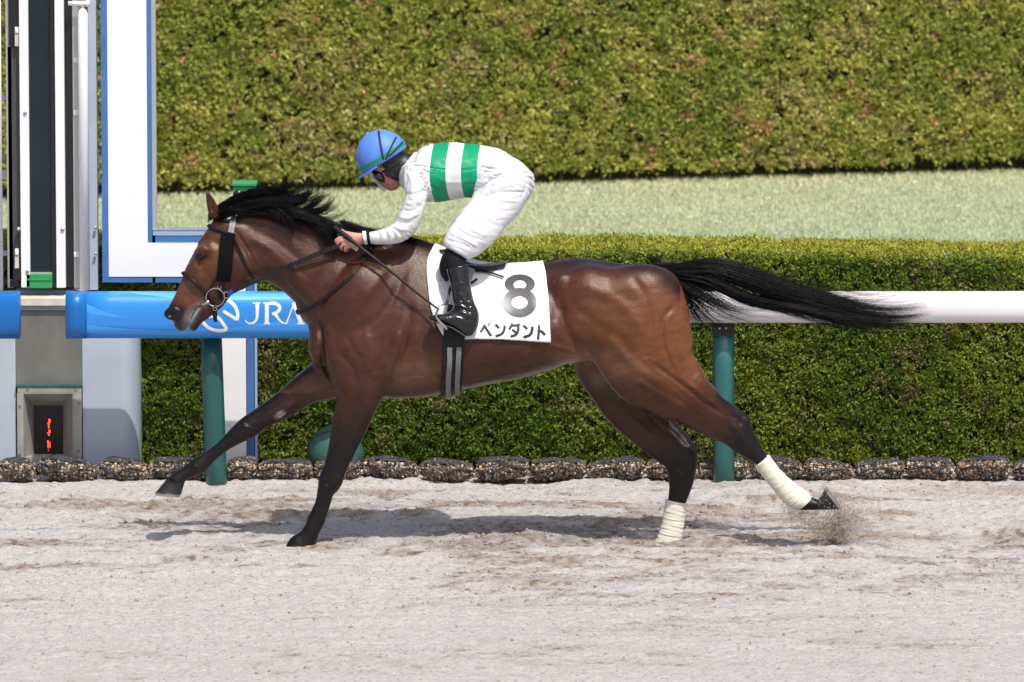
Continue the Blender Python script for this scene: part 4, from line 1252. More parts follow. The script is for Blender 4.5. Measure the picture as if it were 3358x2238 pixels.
def build_body():
    f = Field((-.92, -.42, .94), (.16, .42, 2.10), .0052)
    head_field(f)
    limb(f, [(1222, 566, 0, .010), (1232, 584, 0, .0105), (1241, 599, 0, .013)], k=.012)          # nose
    f.ell(at(1243, 601, -.008), (.008, .008, .007), .006); f.ell(at(1243, 601, .008), (.008, .008, .007), .006)
    f.ell(at(1261, 608, 0), (.010, .022, .008), .008); f.ell(at(1269, 611, 0), (.009, .020, .007), .006)   # lips
    f.ell(at(1284, 611, 0), (.018, .024, .016), .015)                                                  # chin
    f.ell(at(1240, 580, -.045), (.016, .016, .012), .01); f.ell(at(1240, 580, .045), (.016, .016, .012), .01)
    limb(f, [(1300, 560, 0, .056), (1345, 550, 0, .056), (1400, 560, 0, .045)], k=.015)
    pair_loft(f, TORSO, k=.008, grow=-.024, cap=.01); pair_loft(f, PELV, k=.008, grow=-.026, cap=.01)
    for q in (lambda s: s, mir):
        pair_loft(f, q(ARM)[:-2], k=.008, grow=-.018, cap=.01); pair_loft(f, q(ARM)[-5:], k=.008, grow=-.011)
        pair_loft(f, q(THIGH), k=.008, grow=-.022, cap=.01); pair_loft(f, q(SHIN), k=.008, grow=-.014, cap=.01)
        pair_loft(f, q(BOOT), k=.008, grow=-.014); pair_loft(f, q(FOOT), k=.008, grow=-.014)
    for s in (-1, 1):
        Y = s * .150
        pair_loft(f, [(1200, 766, 1204, 797, Y, .021), (1184, 765, 1188, 800, Y, .020), (1166, 763, 1168, 812, Y, .019), (1148, 764, 1148, 815, Y - s * .0, .018), (1132, 768, 1132, 812, Y, .015)], k=.012)
        yo = Y + s * .004; yi = Y - s * .028
        for P in ([(1134, 776, yo, .0098), (1116, 780, yo, .0088), (1101, 791, Y - s * .006, .0080), (1113, 799, yi, .0072)],
                  [(1134, 787, yo + s * .004, .0098), (1116, 792, yo + s * .004, .0088), (1106, 803, Y - s * .004, .0080), (1118, 808, yi, .0072)],
                  [(1136, 799, yo + s * .003, .0094), (1122, 806, yo + s * .003, .0085), (1118, 816, Y - s * .004, .0076), (1130, 816, yi, .0068)],
                  [(1142, 809, yo, .0086), (1132, 817, yo, .0076), (1133, 823, Y - s * .006, .0068), (1144, 820, yi, .0062)],
                  [(1168, 772, Y - s * .014, .0115), (1146, 767, Y - s * .022, .0105), (1130, 763, Y - s * .026, .0092), (1122, 756, Y - s * .026, .0080)]):
            limb(f, P, k=.006, n=13)
    V, F = f.mesh(); V = relax(V, F, 1)
    V = sculpt(V, F, [([(1157, 769), (1140, 772), (1128, 776)], 4, 1.2, 'v'), ([(1170, 785), (1150, 788), (1134, 790)], 3, .8, 'v'),
                      ([(1150, 800), (1140, 806)], 3, -1.2, 'v'), ([(1128, 781), (1114, 786)], 1.6, -1.6, 'v'), ([(1130, 793), (1114, 798)], 1.6, -1.6, 'v'),
                      ([(1132, 803), (1122, 811)], 1.6, -1.6, 'v'), ([(1265, 609), (1275, 604)], 2.2, -2.0, 'v'), ([(1246, 590), (1256, 597)], 2.2, -1.2, 'v')])
    px, py = proj(V)
    c = np.tile(np.array((.56, .27, .215)), (len(V), 1))
    w = np.exp(-((px - 1180) / 22) ** 2 - ((py - 800) / 14) ** 2) * .5 + np.exp(-((px - 1130) / 16) ** 2 - ((py - 815) / 8) ** 2) * .5
    w = w + .75 * (px > 1215) * (py < 640)
    w = np.clip(w, 0, 1)
    c = c * (1 - w[:, None]) + np.array((.46, .16, .13)) * w[:, None]
    d, t = chart(px, py, [(1264, 609), (1272, 606)]); c *= (1 - .5 * np.exp(-(d / 2.5) ** 2) * (px < 1290) * (px > 1250))[:, None]
    return put('body', mk('rider_body', V, F, c), M['skin'], rider)
build_body()

def fold(V, F, st):
    return sculpt(V, F, st)

# silk shirt
def silk_material():
    m = mat('white_green_silk', (.70, .705, .71), rough=.5, spec=.35, bump=.004, bscale=18)
    nt = m.node_tree; N = nt.nodes; L = nt.links; b = N['Principled BSDF']
    tc = N.new('ShaderNodeTexCoord'); sx = N.new('ShaderNodeSeparateXYZ'); L.new(tc.outputs['Object'], sx.inputs[0])
    def mth(op, a, bb, c=None):
        n = N.new('ShaderNodeMath'); n.operation = op
        for i, v in enumerate((a, bb, c)):
            if v is None: continue
            if hasattr(v, 'links') or hasattr(v, 'is_linked'): L.new(v, n.inputs[i])
            else: n.inputs[i].default_value = v
        return n.outputs[0]
    # hoop edges: x = c0 + c2 * (z - z0)^2, bowed forward at mid height
    z0 = at(1420, 562, 0)[2]
    dz = mth('SUBTRACT', sx.outputs['Z'], z0)
    bow = mth('MULTIPLY', mth('MULTIPLY', dz, dz), 1.05)
    xx = mth('SUBTRACT', sx.outputs['X'], bow)
    xx = mth('SUBTRACT', xx, mth('MULTIPLY', dz, -.02))
    X = lambda p: float(at(p, 562, 0)[0])
    def band(a, c):
        return mth('MULTIPLY', mth('GREATER_THAN', xx, X(a)), mth('LESS_THAN', xx, X(c)))
    bands = mth('ADD', band(1411, 1462), band(1512, 1565))
    mx = N.new('ShaderNodeMix'); mx.data_type = 'RGBA'
    mx.inputs[6].default_value = (.70, .705, .71, 1); mx.inputs[7].default_value = (.0, .30, .135, 1)
    L.new(bands, mx.inputs[0]); L.new(mx.outputs[2], b.inputs['Base Color'])
    return m
M['silk'] = silk_material()
def build_shirt():
    f = Field((-.78, -.30, 1.40), (.04, .30, 2.12), .0056)
    pair_loft(f, TORSO, k=.03, cap=.02)
    for q in (lambda s: s, mir):
        pair_loft(f, q(ARM[:-1] + [(1211, 759, 1217, 801, -.159, .032)]), k=.03, cap=.004, grow=-.003)
    V, F = f.mesh(); V = relax(V, F, 2)
    rr = random.Random(5); S = []
    # sleeve creases wrap the elbow and the forearm
    for i in range(7):
        x = 1232 + 13 * i
        S.append(([(x, 752 + i), (x + 10, 772 + 1.5 * i), (x + 8, 796)], 3.6, 4.6 if i % 2 else -3.6, 'n'))
    S += [([(1290, 742), (1312, 752), (1336, 752)], 5, 6, 'n'), ([(1300, 728), (1326, 734), (1350, 728)], 5, -5, 'n'), ([(1308, 712), (1340, 716), (1372, 700)], 5, 6, 'n'),
          ([(1322, 690), (1350, 692), (1384, 672)], 5, -5, 'n'), ([(1326, 668), (1356, 668), (1392, 650)], 5, 4.5, 'n'), ([(1330, 640), (1370, 636), (1400, 620)], 6, -4, 'n'),
          ([(1330, 560), (1352, 600), (1348, 660)], 8, 5, 'n'), ([(1372, 560), (1392, 610), (1385, 660)], 7, -5, 'n'), ([(1322, 520), (1332, 560), (1330, 620)], 5, -4, 'n'),
          ([(1345, 545), (1375, 548), (1405, 575), (1412, 610)], 5, -7, 'n'), ([(1350, 500), (1370, 520), (1372, 545)], 8, 5, 'v'), ([(1330, 500), (1342, 540), (1334, 590)], 4, -4, 'v'),
          ([(1404, 600), (1430, 625), (1440, 655)], 6, -5, 'v'), ([(1420, 580), (1480, 600), (1560, 590)], 10, 3.5, 'v'), ([(1430, 520), (1500, 530), (1580, 520)], 12, 3, 'v'),
          ([(1440, 555), (1500, 560), (1590, 552)], 5, -3, 'v'), ([(1560, 560), (1590, 540), (1612, 525)], 5, 4, 'v'), ([(1555, 610), (1580, 590), (1600, 560)], 5, -4, 'v'),
          ([(1450, 500), (1462, 560), (1470, 640)], 7, 2, 'v'), ([(1545, 500), (1550, 560), (1548, 640)], 7, 2.5, 'v'), ([(1500, 620), (1530, 632), (1565, 625)], 5, 3, 'v')]
    S = [(a_, b_ * .85, 1.05 * c_, d_) for a_, b_, c_, d_ in S]
    V = fold(V, F, S)
    N = vnormals(V, F); V = V + N * (.0028 * fbm(V * np.array((14, 14, 14)), 21, 2))[:, None]
    px, py = proj(V); arm = np.clip((1415 - px) / 20, 0, 1)[:, None]
    # creases run across the sleeve, finer and steeper on the body
    u = V[:, 0] * .55 + V[:, 2] * .83; v = V[:, 0] * .83 - V[:, 2] * .55
    rd = 1 - 2 * np.abs(fbm(np.stack([u * 38, v * 9, V[:, 1] * 12], 1), 25, 2)); rb = 1 - 2 * np.abs(fbm(np.stack([V[:, 0] * 13, V[:, 2] * 6, V[:, 1] * 7], 1), 26, 2))
    V = V + N * (.0022 * rd[:, None] * arm * np.clip((py - 600) / 60, 0, 1)[:, None] + .0022 * rb[:, None] * (1 - arm))
    V = relax(V, F, 1)
    put('silk_shirt', mk('silk_shirt', V, F), M['silk'], rider)
build_shirt()
# cuffs: white, black, white rings at the wrist
for s in (-1, 1):
    for x0, x1, mt, g in ((1190, 1202, M['clothwhite'], 1.12), (1202.5, 1213, M['sock'], 1.20)):
        V = []; K = 24
        rowsx = [(x0, 0), (x0 + .5, 1), (x1 - .5, 1), (x1, 0)]
        for x, o_ in rowsx:
            t = (x - 1190) / 25.0
            top = at(x - 2, 762 - 1.5 * t - 1.0 * o_, s * .150); bot = at(x + 4, 799 + 1.5 * t + 1.0 * o_, s * .150)
            c = (top + bot) / 2; e = (top - bot) / 2
            for k in range(K):
                th = 2 * math.pi * k / K
                V.append(c + e * math.cos(th) * g + np.array((0, (.030 + .004 * t) * g * math.sin(th), 0)))
        F = [(r * K + k, r * K + (k + 1) % K, (r + 1) * K + (k + 1) % K, (r + 1) * K + k) for r in range(3) for k in range(K)]
        put('cuff', mk('cuff', V, F), mt, rider)

def build_breeches():
    f = Field((-.40, -.38, 1.30), (.20, .38, 2.10), .0056)
    pair_loft(f, PELV, k=.05, cap=.03)
    f.ell(at(1676, 590, -.07), (.088, .09, .095), .04); f.ell(at(1676, 590, .07), (.088, .09, .095), .04)
    for q in (lambda s: s, mir):
        pair_loft(f, q(THIGH), k=.05, cap=.01)
    V, F = f.mesh(); V = relax(V, F, 2)
    S = [([(1568, 632), (1600, 600), (1640, 585)], 5, -7, 'v'), ([(1575, 615), (1615, 575), (1665, 560)], 6, 5, 'v'), ([(1590, 580), (1612, 540), (1640, 505)], 5, -5, 'v'),
         ([(1570, 645), (1630, 615), (1700, 600)], 5, 5, 'v'), ([(1562, 660), (1630, 640), (1715, 630)], 5, -5, 'v'), ([(1552, 672), (1620, 662), (1705, 655)], 5, 5, 'v'),
         ([(1545, 690), (1610, 690), (1690, 690)], 5, -4.5, 'n'), ([(1535, 702), (1600, 712), (1665, 708)], 5, 4.5, 'n'), ([(1520, 718), (1590, 735), (1640, 738)], 5, -4.5, 'n'),
         ([(1505, 732), (1570, 760), (1618, 768)], 5, 5, 'n'), ([(1492, 752), (1550, 780), (1590, 790)], 4, -5, 'n'), ([(1478, 770), (1530, 792), (1570, 808)], 4, 5, 'n'),
         ([(1465, 785), (1505, 805), (1548, 820)], 3.5, -5, 'n'), ([(1460, 800), (1500, 815), (1530, 828)], 3.5, 5, 'n'), ([(1458, 815), (1490, 828), (1520, 838)], 3, -4, 'n'),
         ([(1480, 745), (1490, 790), (1480, 820)], 6, 3, 'n'), ([(1640, 520), (1690, 560), (1720, 610)], 6, 3, 'v'), ([(1720, 560), (1722, 610), (1705, 660)], 5, -4, 'v'),
         ([(1735, 590), (1735, 625), (1722, 655)], 4, 4, 'v'), ([(1600, 560), (1640, 640), (1620, 720), (1560, 790)], 5, 3, 'n')]
    rr = random.Random(8); S = [([(x + rr.uniform(-6, 6), y + rr.uniform(-7, 7)) for x, y in a_], b_ * rr.uniform(.6, 1.2), rr.uniform(.5, 1.4) * c_, d_) for a_, b_, c_, d_ in S]
    V = fold(V, F, S)
    N = vnormals(V, F); V = V + N * (.0035 * fbm(V * 15, 31, 2))[:, None]
    u = V[:, 2] * .9 + V[:, 0] * .35; v = V[:, 0] * .9 - V[:, 2] * .35
    rd = 1 - 2 * np.abs(fbm(np.stack([v * 7, u * 26, V[:, 1] * 9], 1), 35, 2))
    V = V + N * (.0026 * rd)[:, None]
    put('breeches', mk('breeches', V, F), M['breeches'], rider)
build_breeches()

def build_legs():
    for s in (-1, 1):
        q = (lambda a: a) if s < 0 else mir
        f = Field((-.40, -.40 if s < 0 else .16, 1.10), (-.12, -.16 if s < 0 else .40, 1.56), .005)
        pair_loft(f, q(SHIN), k=.02, cap=.01)
        V, F = f.mesh(); V = relax(V, F, 1)
        put('sock', mk('sock', V, F), M['sock'], rider)
        f = Field((-.46, -.44 if s < 0 else .20, .90), (-.12, -.20 if s < 0 else .44, 1.42), .0045)
        pair_loft(f, q(BOOT), k=.02, cap=.008); pair_loft(f, q(FOOT), k=.035)
        f.ell(at(1532, 1080, s * .328), (.024, .030, .028), .02)
        V, F = f.mesh(); V = relax(V, F, 1)
        S = []
        for i in range(8):
            S.append(([(1470 + 9 * i, 888), (1474 + 9 * i, 905), (1478 + 9 * i, 925)], 2.4, 1.6 if i % 2 else -1.6, 'n' if s < 0 else 'f'))
        sd = 'n' if s < 0 else 'f'
        S += [([(1490, 996), (1518, 992), (1546, 1000)], 2.4, 4, sd), ([(1500, 960), (1512, 965), (1520, 985)], 2.4, 4, sd), ([(1532, 940), (1538, 975), (1546, 1010)], 2.2, 3.5, sd), ([(1486, 1004), (1512, 1004), (1540, 1014)], 3.5, 6.5, sd), ([(1488, 1012), (1515, 1014), (1543, 1026)], 2.6, -5, sd), ([(1492, 1020), (1520, 1026), (1545, 1040)], 3, 4.5, sd),
              ([(1498, 1034), (1520, 1042), (1540, 1056)], 2.6, -4.5, sd), ([(1518, 980), (1530, 992), (1542, 990)], 3, 4.5, sd), ([(1514, 986), (1524, 1000), (1546, 1004)], 2.4, -4, sd),
              ([(1480, 935), (1484, 980), (1492, 990), (1512, 976), (1524, 955), (1518, 930), (1482, 928)], 2.2, 2.5, sd), ([(1548, 930), (1550, 980), (1554, 1040)], 3, -2, sd),
              ([(1528, 920), (1532, 950), (1530, 975)], 3, 2.5, sd)]
        V = sculpt(V, F, S)
        put('riding_boot', mk('riding_boot', V, F), M['boot'], rider)
build_legs()
# boot soles
for s in (-1, 1):
    P = [at(x, y, s * .332) for x, y in ((1414, 1047), (1440, 1056), (1460, 1062), (1485, 1072), (1508, 1086), (1528, 1100))]
    ribbon('boot_sole', P, np.tile((-.35, 0, -1.0), (6, 1)), .07, .006, M['darkgrey'], rider)

# hood, helmet, goggles, clear shield
def build_hood():
    f = Field((-.74, -.14, 1.62), (-.46, .14, 2.08), .005)
    head_field(f, .006)
    limb(f, [(1296, 560, 0, .062), (1325, 552, 0, .064), (1350, 548, 0, .066)], k=.03)
    # opening for the face
    pair_loft(f, [(1176, 596, 1254, 548, 0, .2), (1210, 640, 1272, 578, 0, .2), (1250, 680, 1300, 602, 0, .2)], k=.004, mode='sub', cap=.05)
    pair_loft(f, [(1230, 660, 1256, 570, 0, .2), (1262, 670, 1276, 577, 0, .2), (1288, 670, 1294, 588, 0, .2), (1303, 670, 1305, 600, 0, .2)], k=.003, mode='sub', cap=.006)
    f.ell(at(1262, 530, 0), (.08, .066, .08), .004, mode='sub')
    V, F = f.mesh(); V = relax(V, F, 1)
    V = sculpt(V, F, [([(1268, 540), (1290, 556), (1302, 552)], 4, 3, 'v'), ([(1300, 520), (1306, 550), (1310, 590)], 4, -3, 'v'), ([(1275, 560), (1295, 572), (1310, 578)], 3, -2.5, 'v')])
    put('hood', mk('hood', V, F), M['hood'], rider)
build_hood()
HC = at(1256, 516, 0)
hu = at(1256 - 53, 516 - 85, 0) - HC; hu /= np.linalg.norm(hu)
hf = at(1256 - 85, 516 + 53, 0) - HC; hf -= hu * hf.dot(hu); hf /= np.linalg.norm(hf)
hy = np.array((0, 1.0, 0))
def helmet_pt(th, ph, g=1.0):
    """th round the head (0 = front), ph elevation"""
    c = math.cos(ph)
    return HC + g * (hf * .1270 * c * math.cos(th) + hy * .108 * c * math.sin(th) + hu * .136 * math.sin(ph))
helmet = empty('riding_helmet', tuple(HC), 'blue jockey helmet cover with green band and dark elastic straps', 'helmet')
K, R = 48, 18
V = []; F = []
phs = [math.radians(-7 + 97 * r / R) for r in range(R)]
for p in phs:
    for k in range(K): V.append(helmet_pt(2 * math.pi * k / K, p))
V.append(helmet_pt(0, math.pi / 2))
for r in range(R - 1):
    for k in range(K): F.append((r * K + k, (r + 1) * K + k, (r + 1) * K + (k + 1) % K, r * K + (k + 1) % K))
for k in range(K): F.append(((R - 1) * K + k, R * K, (R - 1) * K + (k + 1) % K))
V = np.array(V)
V = V + (V - HC) * (.014 * fbm(V * 22, 41, 2))[:, None]
hs = put('helmet_shell', mk('helmet_shell', V, F), M['helmet'], helmet)
md = hs.modifiers.new('solid', 'SOLIDIFY'); md.thickness = .006; md.offset = -1
HB = BVHTree.FromPolygons([tuple(v) for v in V], F)
# peak
V = []; n = 25; R = 6
for i in range(n):
    th = math.radians(-70 + 140 * i / (n - 1))
    for r in range(R):
        t = r / (R - 1); ext = math.cos(th * .95) ** 2 * .034
        p = helmet_pt(th, math.radians(-5), 1.0) + (hf * math.cos(th) + hy * math.sin(th) * .4) * ext * t - hu * (.004 + .010 * t * math.cos(th))
        V.append(p)
F = [(i * R + r, (i + 1) * R + r, (i + 1) * R + r + 1, i * R + r + 1) for i in range(n - 1) for r in range(R - 1)]
pk = put('peak', mk('peak', V, F), M['helmet'], helmet)
md = pk.modifiers.new('solid', 'SOLIDIFY'); md.thickness = .005; md.offset = 0
# green band
P = []; N_ = []
for k in range(65):
    th = 2 * math.pi * k / 64; p = helmet_pt(th, math.radians(3.5), 1.012); P.append(p); N_.append(p - HC - hu * (p - HC).dot(hu))
ribbon('green_band', P, N_, .019, .002, M['green'], helmet)
bt = MB(); q = helmet_pt(0.0, math.radians(76))
bt.tube([at(1207, 446, 0), at(1200, 438, 0)], [.014, .009], 12); bt.build('top_button', M['helmet'], helmet, True)
def hstrap(px, w):
    return surf_strap('elastic_strap', px, w, .0022, M['navy'], helmet, .0035, bvh=HB, sm=2)
hstrap([(1242, 432), (1246, 462), (1252, 495), (1256, 520)], .0105)
hstrap([(1298, 452), (1286, 475), (1274, 500), (1266, 514)], .0085)
hstrap([(1318, 468), (1302, 486), (1284, 504), (1272, 514)], .0085)
m = MB(); m.tube([at(1256, 514, -.113), at(1257, 535, -.098), at(1262, 556, -.085)], [.006, .006, .005], 8, flat=.5); m.build('chin_harness', M['navy'], helmet, True)
m = MB(); m.tube([at(1270, 512, -.113), at(1262, 530, -.099), at(1260, 545, -.09)], [.005, .006, .005], 8, flat=.5); m.build('chin_harness', M['navy'], helmet, True)
m = MB(); q = at(1247, 549, -.088)
m.tube([q + np.array((.009 * math.cos(t), 0, .009 * math.sin(t))) for t in np.linspace(0, 6.283, 13)], .0014, 6, cap=False)
q = at(1257, 552, -.089); m.tube([q + np.array((.008 * math.cos(t), 0, .006 * math.sin(t))) for t in np.linspace(0, 6.283, 13)], .0014, 6, cap=False)
m.build('buckle', M['brass'], helmet, True)

def build_goggles():
    g = empty('goggles', tuple(at(1240, 575, 0)), 'glossy black goggles on the face below the helmet peak', 'goggles')
    f = Field((-.76, -.12, 1.66), (-.54, .12, 1.96), .004)
    f.ell(at(1246, 575, 0), (.052, .076, .030), .01, rot=np.array([[.72, 0, .69], [0, 1, 0], [-.69, 0, .72]]).T)
    for s in (-1, 1): f.ell(at(1240, 577, s * .035), (.030, .036, .024), .012)
    f.ell(at(1272, 560, 0), (.056, .066, .058), .004, mode='sub')
    V, F = f.mesh(); V = relax(V, F, 1)
    put('goggle_frame', mk('goggle_frame', V, F), M['goggle'], g)
    m = MB(); m.tube([at(1252, 568, -.078), at(1275, 552, -.088), at(1305, 535, -.075), at(1318, 528, -.03), at(1318, 528, .03), at(1305, 535, .075), at(1275, 552, .088), at(1252, 568, .078)], .009, 8, flat=.35)
    m.build('goggle_strap', M['hood'], g, True)
    # clear shield sloping down in front of the face
    V = []; a = 14; b = 17
    for i in range(a):
        t = i / (a - 1)
        c = at(1211 + 48 * t - 5 * math.sin(t * 3.14), 562 + 68 * t, 0)
        for j in range(b):
            u = (j / (b - 1) - .5) * 2
            hw = .078 * (1 - .45 * t ** 3)
            V.append(c + np.array((.012 * u * u, hw * u, .009 * u * u)))
    F = [(i * b + j, (i + 1) * b + j, (i + 1) * b + j + 1, i * b + j + 1) for i in range(a - 1) for j in range(b - 1)]
    o = put('clear_shield', mk('clear_shield', V, F), M['shield'], g)
    md = o.modifiers.new('solid', 'SOLIDIFY'); md.thickness = .0022
build_goggles()

# stirrups
for s in (-1, 1):
    st = empty('stirrup', tuple(at(1450, 1040, s * .34)), 'steel stirrup iron holding the glossy black boot beside the number cloth' if s < 0 else 'steel stirrup iron on the far side of the horse behind its body', 'stirrup')
    Y = s * .338
    m = MB()
    P = [(1466, 1078, Y + .055), (1440, 1056, Y + .055), (1430, 1038, Y + .054), (1434, 1018, Y + .050), (1448, 1002, Y + .03), (1464, 996, Y), (1450, 1002, Y - .03), (1438, 1018, Y - .048), (1431, 1038, Y - .053), (1440, 1052, Y - .055), (1466, 1078, Y - .055)]
    m.tube([at(*p) for p in spline(P, 50)], .0042, 8)
    m.build('iron_arch', M['steel'], st, True)
    a0, a1 = at(1436, 1048, Y), at(1468, 1076, Y)
    ribbon('tread', np.array([a0, (a0 + a1) / 2, a1]), np.tile((-.5, 0, -1.0), (3, 1)), .11, .006, M['steel'], st)
    if s < 0:
        lp = np.array([at(1480, 935, -.262), at(1473, 960, -.285), at(1468, 985, -.31), at(1465, 1000, -.335)])
    else:
        lp = np.array([at(1480, 935, .262), at(1473, 960, .285), at(1468, 985, .31), at(1465, 1000, .335)])
    ribbon('stirrup_leather', lp, np.tile((0, s * 1.0, 0), (4, 1)), .014, .004, M['leather'], st)

# whip
wp = empty('whip', tuple(at(1150, 790, -.15)), 'black riding whip held in the bare hand along the shoulder', 'whip')
P = [(1096, 746), (1120, 764), (1150, 787), (1182, 812), (1240, 857), (1300, 905), (1360, 955), (1410, 994), (1438, 1015)]
Q = spline(P, 50); Wp = []
for i, p in enumerate(Q):
    t = i / 49; yl = -.128 - .20 * t
    q, n_ = hit(p[0], p[1])
    if q is not None and t > .25: yl = min(yl, q[1] - .03)
    Wp.append([p[0], p[1], yl])
Wp = np.array(Wp)
for _ in range(20): Wp[1:-1, 2] = np.minimum(Wp[1:-1, 2], (Wp[:-2, 2] + Wp[2:, 2]) / 2)
Wp = np.array([at(*p) for p in Wp])
m = MB(); rr = [(.0125 if i < 13 else .009 - .0045 * (i - 13) / 36) * (1 + .08 * math.sin(i * 2.2)) for i in range(50)]
m.tube(Wp, rr, 10); m.build('whip_shaft', M['leather'], wp, True)
# ------------------------------------------------------------------ ground
def stone_proto():
    bm = bmesh.new(); bmesh.ops.create_icosphere(bm, subdivisions=1, radius=1.0)
    v = np.array([x.co[:] for x in bm.verts]); f = np.array([[q.index for q in x.verts] for x in bm.faces]); bm.free(); return v, f
def sand_height(x, y):
    p = np.stack([x, y, np.zeros_like(x)], 1)
    rough = .45 + .55 / (1 + np.exp(-(y + 1.9) * 3.0))                       # churned strip towards the rail, smoother in front
    h = .022 * fbm(p * np.array((.9, 2.2, 1)), 51, 3) * rough
    h += .014 * fbm(p * np.array((2.6, 6.5, 1)), 52, 3) * rough
    h += .026 * (1 - 2 * np.abs(fbm(p * np.array((.8, 3.0, 1)) + 3.3, 57, 2))) * rough ** 2
    c = fbm(p * np.array((9, 15, 1)), 53, 3)
    h += .020 * np.abs(c) * rough
    h += (.004 + .006 * rough) * fbm(p * np.array((30, 36, 1)), 54, 2)
    # long harrow combs
    h += .004 * np.sin(y * 21 + 1.5 * fbm(p * np.array((.6, 1, 1)), 55, 2)) * (1 - .5 * rough)
    for (px, py, r, Y) in ((990, 1790, .16, -.14), (2180, 1790, .16, .06)):
        q = at(px, py, Y); g = np.exp(-(((x - q[0]) / (r * 1.3)) ** 2 + ((y - q[1]) / r) ** 2)); h = h * (1 - (.25 if Y < 0 else .85) * g)
    # hoof pushed mounds
    for (px, py, r, a, Y) in ((1090, 1790, .08, .020, -.12), (2290, 1795, .09, .022, .05), (2090, 1790, .08, .012, .08), (2760, 1790, .14, .03, -.09), (2620, 1785, .12, -.02, -.09)):
        q = at(px, py, Y)
        h += a * np.exp(-(((x - q[0]) / (r * 1.6)) ** 2 + ((y - q[1]) / r) ** 2))
    # bank along the gravel bags
    h -= .010 * rough
    h -= .016 / (1 + np.exp(-(y - 1.7) * 9))
    h += .014 * np.exp(-((y - 2.15) / .22) ** 2) * (.5 + .5 * fbm(p * np.array((2.2, 1, 1)), 56, 2))
    return h

def sand_material():
    m = bpy.data.materials.new('sand'); m.use_nodes = True
    nt = m.node_tree; N = nt.nodes; L = nt.links; b = N['Principled BSDF']
    b.inputs['Roughness'].default_value = .92; b.inputs['Specular IOR Level'].default_value = .15
    tc = N.new('ShaderNodeTexCoord')
    at_ = N.new('ShaderNodeAttribute'); at_.attribute_name = 'Col'
    def noise(sc, det, st=(1, 1, 1)):
        mp = N.new('ShaderNodeMapping'); mp.inputs['Scale'].default_value = st
        L.new(tc.outputs['Object'], mp.inputs[0])
        n = N.new('ShaderNodeTexNoise'); n.inputs['Scale'].default_value = sc; n.inputs['Detail'].default_value = det
        L.new(mp.outputs[0], n.inputs['Vector']); return n.outputs[0]
    fine = noise(130, 4); mid = noise(32, 5, (1, 1.6, 1))
    mr = N.new('ShaderNodeMapRange'); mr.inputs[1].default_value = .35; mr.inputs[2].default_value = .65; mr.inputs[3].default_value = .86; mr.inputs[4].default_value = 1.08
    L.new(fine, mr.inputs[0])
    mr2 = N.new('ShaderNodeMapRange'); mr2.inputs[1].default_value = .3; mr2.inputs[2].default_value = .6; mr2.inputs[3].default_value = .90; mr2.inputs[4].default_value = 1.04
    L.new(mid, mr2.inputs[0])
    mu = N.new('ShaderNodeMath'); mu.operation = 'MULTIPLY'; L.new(mr.outputs[0], mu.inputs[0]); L.new(mr2.outputs[0], mu.inputs[1])
    vs = N.new('ShaderNodeVectorMath'); vs.operation = 'SCALE'; L.new(at_.outputs['Color'], vs.inputs[0]); L.new(mu.outputs[0], vs.inputs['Scale'])
    sk = noise(44, 2, (1, 1.1, 1)); ms = N.new('ShaderNodeMapRange'); ms.inputs[1].default_value = .60; ms.inputs[2].default_value = .70; ms.inputs[3].default_value = 1.0; ms.inputs[4].default_value = .55
    L.new(sk, ms.inputs[0]); v2 = N.new('ShaderNodeVectorMath'); v2.operation = 'SCALE'; L.new(vs.outputs[0], v2.inputs[0]); L.new(ms.outputs[0], v2.inputs['Scale'])
    L.new(v2.outputs[0], b.inputs['Base Color'])
    bp = N.new('ShaderNodeBump'); bp.inputs['Distance'].default_value = .010; L.new(fine, bp.inputs['Height'])
    bp2 = N.new('ShaderNodeBump'); bp2.inputs['Distance'].default_value = .007; L.new(mid, bp2.inputs['Height']); L.new(bp.outputs[0], bp2.inputs['Normal'])
    L.new(bp2.outputs[0], b.inputs['Normal'])
    return m
M['sand'] = sand_material()
SANDC = np.array((.480, .459, .438)); SANDW = np.array((.27, .222, .182))
